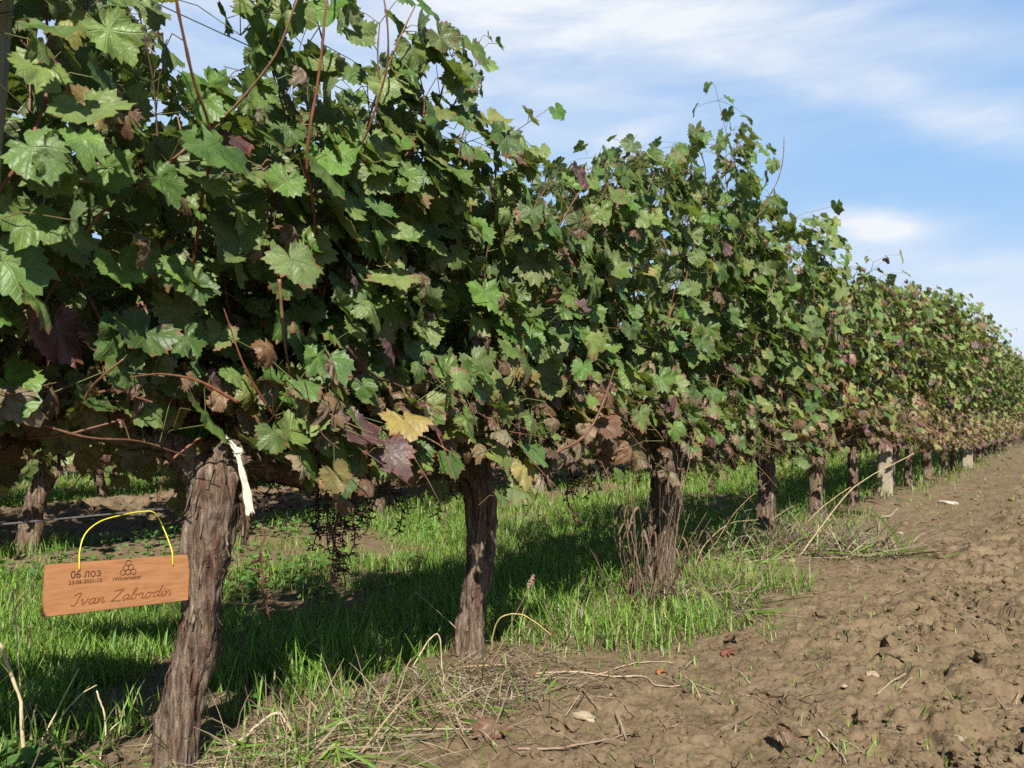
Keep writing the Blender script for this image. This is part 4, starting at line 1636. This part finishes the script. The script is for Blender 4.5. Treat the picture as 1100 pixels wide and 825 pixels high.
def strip(P, w, rng, flat=0.25):
    """a dry blade: a creased strip along P"""
    n = len(P)
    T = nrm(np.gradient(P, axis=0))
    a = nrm(np.cross(T, nrm(np.array((rng.normal(0, .5), -1.0, rng.normal(0, .5))))))
    b = np.cross(T, a)
    f = np.linspace(0, 1, n)[:, None]
    ww = w * (1 - 0.75 * f ** 2)
    V = np.stack([P - a * ww, P + b * ww * flat, P + a * ww], 1).reshape(-1, 3)
    F = []
    for q in range(n - 1):
        for e in (0, 1):
            o = q * 3 + e
            F += [(o, o + 1, o + 4), (o, o + 4, o + 3)]
    return V, np.array(F)


def dry_clump(label, px, py, R, n, hmax, seed, green=0.25, flat=0.5, tone=1.0, ws=1.0):
    c = ground_at(px, py)
    rng = np.random.default_rng(seed)
    dry, grn = Acc(), Acc()
    for k in range(n):
        rr = R * math.sqrt(rng.random())
        a = rng.uniform(0, 6.28)
        x, y = rr * math.cos(a) * 1.25, rr * math.sin(a) * 0.8
        z = gz(c[0] + x, c[1] + y) - c[2]
        az = rng.uniform(0, 6.28)
        L = hmax * rng.uniform(0.35, 1.0)
        el = rng.uniform(0.05, 1.35) if rng.random() > flat else rng.uniform(-0.02, 0.35)
        d = np.array((math.cos(az) * math.cos(el), math.sin(az) * math.cos(el), math.sin(el)))
        side = np.array((-math.sin(az), math.cos(az), 0)) * rng.normal(0, 0.2)
        m = 7
        f = np.linspace(0, 1, m)[:, None]
        P = np.array((x, y, z)) + d * L * f + side * L * f ** 2
        P[:, 2] -= (f[:, 0] ** 2.2) * L * rng.uniform(0.0, 0.7) * math.sin(max(el, 0))
        if rng.random() < 0.35:                               # a kinked, broken stem
            kk = int(rng.integers(2, 5))
            dz = rng.uniform(0.3, 0.9) * L / m
            az2 = az + rng.normal(0, 0.6)
            for q in range(kk, m):
                P[q] = P[q - 1] + np.array((math.cos(az2), math.sin(az2), -rng.uniform(0.4, 1.2))) * L / m * 0.9
        gl = np.array([gz(c[0] + q[0], c[1] + q[1]) - c[2] for q in P[[0, 3, 6]]])
        P[:, 2] = np.maximum(P[:, 2], np.interp(np.arange(m), [0, 3, 6], gl) + 0.003)
        if rng.random() < green:
            t = np.append(GB[int(rng.integers(0, 4))] * rng.uniform(0.7, 1.1), 1)
            grn.add(*strip(P, ws * rng.uniform(0.0018, 0.0042), rng), tint=t)
        else:
            t = np.append(DRY[int(rng.integers(0, 4))] * rng.uniform(0.65, 1.2) * tone, 1)
            dry.add(*strip(P, ws * rng.uniform(0.0007, 0.0022), rng), tint=t)
    root = thing('dry_grass_clump', label, 'dry grass', tuple(c), 0, 'clumps of dry grass along the front row')
    dry.build('dry_stems', M_STRAW, root)
    if grn.V:
        grn.build('green_blades', M_BLADE, root)
    return root


dry_clump('tangle of straw and green blades at the foot of the half-shaded trunk, left side', 440, 768, 0.20, 340, 0.22, 1, 0.20, 0.5)
dry_clump('mat of grey-brown dead grass hugging the base of the half-shaded trunk', 515, 738, 0.17, 320, 0.15, 2, 0.10, 0.7, 0.7)
dry_clump('pale broken straw lying at the bottom edge beside the plaque trunk', 315, 815, 0.20, 260, 0.26, 3, 0.15, 0.6)
dry_clump('heap of grey brushwood and dead grass in front of the pale trunk', 878, 590, 0.44, 1500, 0.42, 4, 0.08, 0.5, 0.72, 1.9)
dry_clump('brown dead grass fanning out at the foot of the weed-wrapped trunk', 745, 650, 0.26, 520, 0.26, 5, 0.16, 0.6, 0.75, 1.4)
dry_clump('thin tuft of dead grass growing between the weed-wrapped trunk and the slim trunk', 762, 600, 0.30, 200, 0.36, 6, 0.25, 0.2, 0.9, 1.5)
dry_clump('low tuft of dry and green blades near the bottom left corner', 60, 835, 0.16, 110, 0.20, 7, 0.5, 0.3)


def green_tuft(label, px, py, R, n, h, seed):
    c = ground_at(px, py)
    rng = np.random.default_rng(seed)
    a = rng.uniform(0, 6.28, n)
    r = R * np.sqrt(rng.random(n))
    x, y = r * np.cos(a) * 1.2, r * np.sin(a)
    z = ground_z(c[0] + x, c[1] + y) - c[2] - 0.005
    tint = GB[rng.integers(0, 4, n)] * rng.uniform(0.8, 1.3, (n, 1))
    dr = rng.random(n) < 0.22
    tint[dr] = DRY[rng.integers(0, 4, dr.sum())]
    tint = np.column_stack([tint, np.ones(n)])
    V, F, T = blades(rng, x, y, h * rng.uniform(0.4, 1.1, n), rng.uniform(0.003, 0.0055, n), rng.uniform(0.25, 1.2, n), tint, z)
    o = make_obj('grass_tuft', V, F, M_BLADE, None, T)
    o.location = c
    return tag(o, label, 'grass tuft', 'sunlit tufts of green grass')


green_tuft('bright sunlit grass tuft in front of the weed-wrapped trunk', 640, 672, 0.36, 1000, 0.14, 1)
green_tuft('small bright grass tuft at the foot of the slim straight trunk', 800, 625, 0.26, 500, 0.14, 2)
green_tuft('grass tuft right of the weed-wrapped trunk, thin and yellowish', 735, 668, 0.22, 300, 0.13, 3)


def stalk(name, label, cat, pts, r0, r1, tint, n=24, group=None, head=False, ns=6):
    P = resample(np.array(pts), n)
    rng = np.random.default_rng(int(abs(P[0][0]) * 1e4) % 9973)
    jit = np.cumsum(rng.normal(0, r0 * 0.35, (n, 3)), 0)
    P = P + jit - np.linspace(0, 1, n)[:, None] * jit[-1]
    o = P[0].copy()
    acc = Acc()
    R = np.linspace(r0, r1, n) * (1 + 0.15 * rng.normal(0, 1, n).clip(-1, 1))
    acc.add(*tube(P - o, R, ns), tint=np.array((*tint, 1)))
    ob = acc.build(name, M_STALK)
    ob.location = o
    tag(ob, label, cat, group)
    if head:
        hd = Acc()
        e = P[-1] - o
        d = nrm(P[-1] - P[-3])
        for k in range(40):
            s = e + d * rng.uniform(-0.008, 0.03) + rng.normal(0, 0.0035, 3)
            V, F = ICO1
            hd.add(V * np.array((0.0022, 0.0022, 0.0042)) + s, F, tint=np.array((0.26, 0.16, 0.12, 1)))
        hd.build('seed_head', M_STALK, ob)
    return ob


ST = (0.46, 0.37, 0.22)
# the tall dry stems of the bottom left corner
gsl = 'tall dry straw stems in the bottom left corner'
for lab, pts, r in [
    ('longest pale straw stem, rising from the bottom edge past the left side of the plaque', [up(27, 840, 1.72), up(22, 765, 1.7), up(10, 715, 1.69), up(-8, 670, 1.68)], 0.0040),
    ('straight thin straw stem beside the longest pale one', [up(25, 838, 1.73), up(24, 770, 1.72), up(20, 700, 1.71), up(14, 640, 1.7)], 0.0016),
    ('straw stem slanting up and right under the plaque', [up(32, 822, 1.8), up(55, 775, 1.82), up(85, 718, 1.85)], 0.0022),
    ('arched straw stem left of the plaque trunk', [up(42, 828, 1.8), up(60, 780, 1.8), up(85, 748, 1.82), up(104, 736, 1.84)], 0.0018),
    ('bent upright straw stem midway between plaque trunk and corner', [up(108, 830, 1.84), up(112, 790, 1.84), up(109, 760, 1.84), up(104, 742, 1.84)], 0.0024),
    ('crooked grey straw stem leaning against the plaque trunk', [up(145, 824, 1.8), up(160, 795, 1.78), up(178, 765, 1.78)], 0.0014),
    ('short stiff straw stub near the corner', [up(33, 795, 1.8), up(36, 775, 1.8), up(39, 757, 1.8)], 0.0026),
]:
    stalk('straw_stem', lab, 'straw stem', pts, r * 1.0, r * 0.7, ST, 18, gsl)
# stems and weeds between the trunks
stalk('weed_stem', 'thin brown weed stem with a fluffy seed head, right of the half-shaded trunk', 'weed', [ground_at(527, 712), up(540, 690, 2.57), up(556, 655, 2.55), up(569, 628, 2.53)], 0.0016, 0.001, (0.22, 0.13, 0.08), 16, None, True)
stalk('straw_stem', 'yellow straw stem arching over beside the half-shaded trunk', 'straw stem', [up(526, 705, 2.55), up(535, 668, 2.5), up(560, 660, 2.47), up(592, 682, 2.45)], 0.0024, 0.0014, (0.42, 0.30, 0.11))
stalk('straw_stem', 'straw stem lying across the shade left of the half-shaded trunk', 'straw stem', [up(445, 635, 2.6), up(468, 655, 2.55), up(490, 675, 2.5)], 0.0016, 0.0012, (0.36, 0.27, 0.17))
stalk('straw_stem', 'horizontal yellow straw across the foot of the half-shaded trunk', 'straw stem', [up(455, 722, 2.45), up(500, 716, 2.43), up(545, 714, 2.4)], 0.0022, 0.0012, (0.42, 0.32, 0.14))
stalk('straw_stem', 'broad bent straw blade, folded in the middle, at the bottom edge', 'straw stem', [up(235, 812, 1.86), up(262, 790, 1.85), up(296, 764, 1.84), up(312, 785, 1.83)], 0.0042, 0.002, (0.40, 0.33, 0.22))
stalk('straw_stem', 'pale bent straw standing in the tangle left of the half-shaded trunk', 'straw stem', [up(345, 792, 2.0), up(352, 765, 2.0), up(360, 800, 1.98)], 0.0022, 0.0016, (0.46, 0.38, 0.24))
stalk('straw_stem', 'white broken straw piece lying on the tangle', 'straw stem', [up(335, 796, 1.95), up(375, 789, 1.95)], 0.0036, 0.0028, (0.62, 0.55, 0.42), 8)
stalk('straw_stem', 'long pale straw crossing the tangle towards the soil', 'straw stem', [up(408, 757, 2.15), up(445, 765, 2.12), up(482, 784, 2.08)], 0.0036, 0.0014, (0.42, 0.34, 0.24))
stalk('straw_stem', 'straw arch standing behind the tangle', 'straw stem', [up(430, 745, 2.3), up(452, 700, 2.32), up(470, 682, 2.33), up(474, 720, 2.33), up(476, 770, 2.2)], 0.002, 0.0014, (0.44, 0.36, 0.22))
stalk('reed_stem', 'long pale reed slanting up from the brushwood across the concrete post', 'reed', [up(845, 618, 4.6), up(868, 585, 4.62), up(900, 543, 4.7), up(925, 518, 4.78), up(982, 487, 4.9)], 0.0042, 0.0022, (0.36, 0.28, 0.15))
stalk('reed_stem', 'shorter reed branching off low over the brushwood', 'reed', [up(868, 560, 4.7), up(890, 540, 4.75), up(914, 523, 4.8)], 0.003, 0.0018, (0.34, 0.25, 0.13))
stalk('reed_stem', 'arched reed bending between weed-wrapped and slim trunks', 'reed', [up(742, 620, 4.1), up(758, 585, 4.15), up(785, 562, 4.2), up(815, 558, 4.3)], 0.0026, 0.0014, (0.30, 0.23, 0.12))
stalk('reed_stem', 'straight brown reed leaning right of the weed-wrapped trunk', 'reed', [up(735, 628, 4.0), up(768, 585, 4.1), up(795, 545, 4.2), up(852, 495, 4.4)], 0.0022, 0.0012, (0.24, 0.17, 0.09))


def dead_weed():
    """the dead dock plant leaning on the third trunk"""
    c = ground_at(692, 655)
    rng = np.random.default_rng(12)
    root = thing('dead_weed', 'dead brown weed with long withered leaves leaning on the third trunk', 'weed', tuple(c), 0)
    st, lf = Acc(), Acc()
    for k in range(30):
        a = rng.uniform(0, 6.28)
        b = np.array((rng.normal(0, 0.05), rng.normal(-0.03, 0.03), 0))
        L = rng.uniform(0.30, 0.72)
        e = b + np.array((rng.normal(0.03, 0.10), rng.normal(0.0, 0.07), L))
        P = resample(np.array([b, (b + e) / 2 + rng.normal(0, 0.012, 3), e]), 9)
        col = np.append(np.array(((0.12, 0.08, 0.05), (0.18, 0.13, 0.08), (0.065, 0.045, 0.03))[int(rng.integers(0, 3))]) * rng.uniform(0.7, 1.2), 1)
        st.add(*tube(P, np.linspace(0.0026, 0.0010, 9), 5), tint=col)
        for q in range(4):
            o = P[int(rng.integers(1, 8))]
            az = rng.uniform(0, 6.28)
            l = rng.uniform(0.07, 0.17)
            f = np.linspace(0, 1, 6)[:, None]
            d = np.array((math.cos(az) * 0.35, math.sin(az) * 0.35, 0.25))
            Q = o + d * l * f + np.array((0, 0, -1.0)) * l * f ** 1.7
            lf.add(*strip(Q, rng.uniform(0.002, 0.0055), rng, 0.9), tint=np.append((BROWN[int(rng.integers(0, 4))] * 0.85 + 0.15 * 0.07) * rng.uniform(0.6, 1.2), 1))
    st.build('weed_stems', M_STALK, root)
    lf.build('withered_leaves', M_STRAW, root)


dead_weed()

# sticks on the bare soil
gs = 'dry sticks lying on the soil'


def stick(label, pts, r, tint=(0.34, 0.25, 0.17)):
    P = [ground_at(*q) + np.array((0, 0, r * 1.0 + 0.004)) for q in pts]
    P = resample(np.array(P), 22)
    g = np.convolve(np.pad(ground_z(P[:, 0], P[:, 1]), 3, 'edge'), np.ones(7) / 7, 'valid')
    P[:, 2] = g + r * 0.8 + 0.002
    return stalk('stick', label, 'stick', P, r * 0.62, r * 0.36, tuple(0.72 * c for c in tint), 22, gs)


stick('long wavy pale stick lying on soil right of the half-shaded trunk', [(575, 725), (620, 724), (660, 728), (692, 731), (705, 739), (733, 739)], 0.0045, (0.48, 0.35, 0.23))
stick('thinner stick forking off the long wavy one', [(640, 728), (672, 716), (700, 712), (724, 714)], 0.0035, (0.42, 0.31, 0.20))
stick('straight brown stick lying near the bottom edge, right of the tangle', [(555, 812), (600, 808), (640, 798), (677, 789)], 0.005, (0.30, 0.21, 0.14))
stick('thin brown stick below the long wavy one', [(640, 748), (662, 758), (684, 772)], 0.003, (0.28, 0.19, 0.13))
stick('bent twig lying beyond the thin brown stick', [(702, 765), (716, 778), (730, 778), (735, 764)], 0.0025, (0.32, 0.23, 0.16))
stick('pale straight stick on the soil right of the long wavy one', [(735, 728), (752, 736), (774, 746)], 0.003, (0.46, 0.36, 0.25))
stick('dark thin stick half buried on the soil, upper middle', [(792, 743), (815, 752), (837, 764)], 0.0028, (0.36, 0.27, 0.2))
stick('pale reed piece pointing at the bottom right edge', [(878, 782), (895, 800), (918, 828)], 0.004, (0.50, 0.42, 0.30))
stick('short grey stick lying by the nearer concrete post', [(949, 558), (957, 555), (964, 549)], 0.014, (0.40, 0.31, 0.23))
stick('short crossing twig among the clods near the bottom right', [(902, 797), (915, 802), (930, 808)], 0.0025, (0.42, 0.33, 0.22))
stick('thin twig near the right edge on smooth soil', [(1070, 735), (1085, 742), (1098, 744)], 0.003, (0.42, 0.33, 0.24))
stick('dark vine pruning lying along the foot of the tangle', [(470, 800), (505, 792), (540, 800), (560, 812)], 0.003, (0.16, 0.11, 0.08))


def stone(label, px, py, s, tint, seed, sq=(1, 1, 0.6)):
    c = ground_at(px, py)
    V, F = ICO3
    q = 1 + 0.28 * vnoise(V[:, 0] * 1.3 + seed, V[:, 1] * 1.3, V[:, 2] * 1.3, seed) + 0.08 * vnoise(V[:, 0] * 4, V[:, 1] * 4 + seed, V[:, 2] * 4, seed)
    W = V * q[:, None] * np.array(sq) * s
    a = Acc()
    a.add(W, F, tint=np.array((tint[0] * .58, tint[1] * .58, tint[2] * .58, 1)))
    o = a.build('stone', M_STONE)
    o.location = (c[0], c[1], c[2] + s * sq[2] * 0.08)
    o.rotation_euler = (0, 0, seed * 1.3)
    return tag(o, label, 'stone', 'stones on the bare soil')


stone('cream stone lying among the clods, bottom right', 937, 726, 0.021, (0.50, 0.37, 0.23), 1)
stone('pale elongated stone on the soil right of the tangle', 627, 770, 0.019, (0.46, 0.37, 0.24), 2, (1.7, 0.7, 0.6))
stone('small round yellowish stone near the long wavy stick', 658, 747, 0.009, (0.46, 0.34, 0.19), 3)
stone('flat white stone far along the soil strip', 1018, 541, 0.07, (0.58, 0.52, 0.42), 4, (1.3, 0.8, 0.35))
stone('small pale stone at the right edge of the soil', 1063, 592, 0.030, (0.60, 0.52, 0.40), 5)
stone('flat tan clod-like stone near the bottom right corner', 1025, 762, 0.017, (0.34, 0.25, 0.155), 6, (1.0, 1.7, 0.4))
stone('little tan stone below the flat tan one', 1027, 794, 0.015, (0.42, 0.31, 0.20), 7, (1.5, .8, .6))
stone('tiny cream pebble left of the cream stone', 907, 737, 0.007, (0.5, 0.40, 0.27), 8)
stone('pebble beside the heap of brushwood', 850, 603, 0.020, (0.42, 0.32, 0.20), 9)
stone('stone lying in front of the farther trunks on the far soil', 967, 573, 0.02, (0.5, 0.42, 0.3), 10)


def fallen(label, px, py, size, tint, seed, curl=True, name='fallen_leaf'):
    c = ground_at(px, py)
    rng = np.random.default_rng(seed)
    T = (LC if curl else LT)[0]
    az = rng.uniform(0, 6.28)
    tip = np.array([[math.cos(az), math.sin(az), 0.05]])
    nor = nrm(np.array([[rng.normal(0, .25), rng.normal(-0.1, .25), 1.0]]))
    V, F, tt, luv = stamp(T[seed % len(T)], 0, np.zeros((1, 3)), tip, nor, np.array([size]), np.array([[*tint, 0.4]]))
    V[:, 2] -= V[:, 2].min()
    V[:, 2] *= 0.7
    o = make_obj(name, V, F, M_LEAF, None, tt, luv)
    o.location = (c[0], c[1], c[2] + 0.001)
    return tag(o, label, 'fallen leaf', 'fallen vine leaves on the soil')


fallen('orange-red fallen leaf left of the two fallen leaves on bare soil', 785, 703, 0.042, (0.20, 0.075, 0.045), 1)
fallen('dark red-brown fallen leaf just below the orange-red one', 788, 692, 0.045, (0.16, 0.075, 0.045), 2)
fallen('tiny orange leaf flake by the end of the long wavy stick', 707, 724, 0.022, (0.40, 0.10, 0.03), 3)
fallen('round green leaf lying flat on the soil', 963, 686, 0.028, (0.06, 0.11, 0.03), 4, False)
fallen('reddish brown curled leaf at the bottom edge of the soil', 835, 800, 0.045, (0.15, 0.075, 0.045), 5)
fallen('brown curled leaf lying at the foot of the straw mat', 530, 795, 0.055, (0.16, 0.085, 0.05), 6)
fallen('orange fallen leaf glowing in the shaded grass', 332, 705, 0.040, (0.26, 0.10, 0.02), 7)
fallen('brown leaf lying left of the shaded grass tangle', 322, 788, 0.04, (0.22, 0.13, 0.08), 8)
fallen('yellow fallen leaf at the foot of the far trunks', 1019, 513, 0.06, (0.42, 0.25, 0.03), 9)
fallen('tan curled leaf near the top of the soil strip', 806, 622, 0.06, (0.24, 0.14, 0.08), 10)
fallen('pale brown leaf beyond the plaque on the far soil', 90, 548, 0.09, (0.30, 0.13, 0.07), 11)
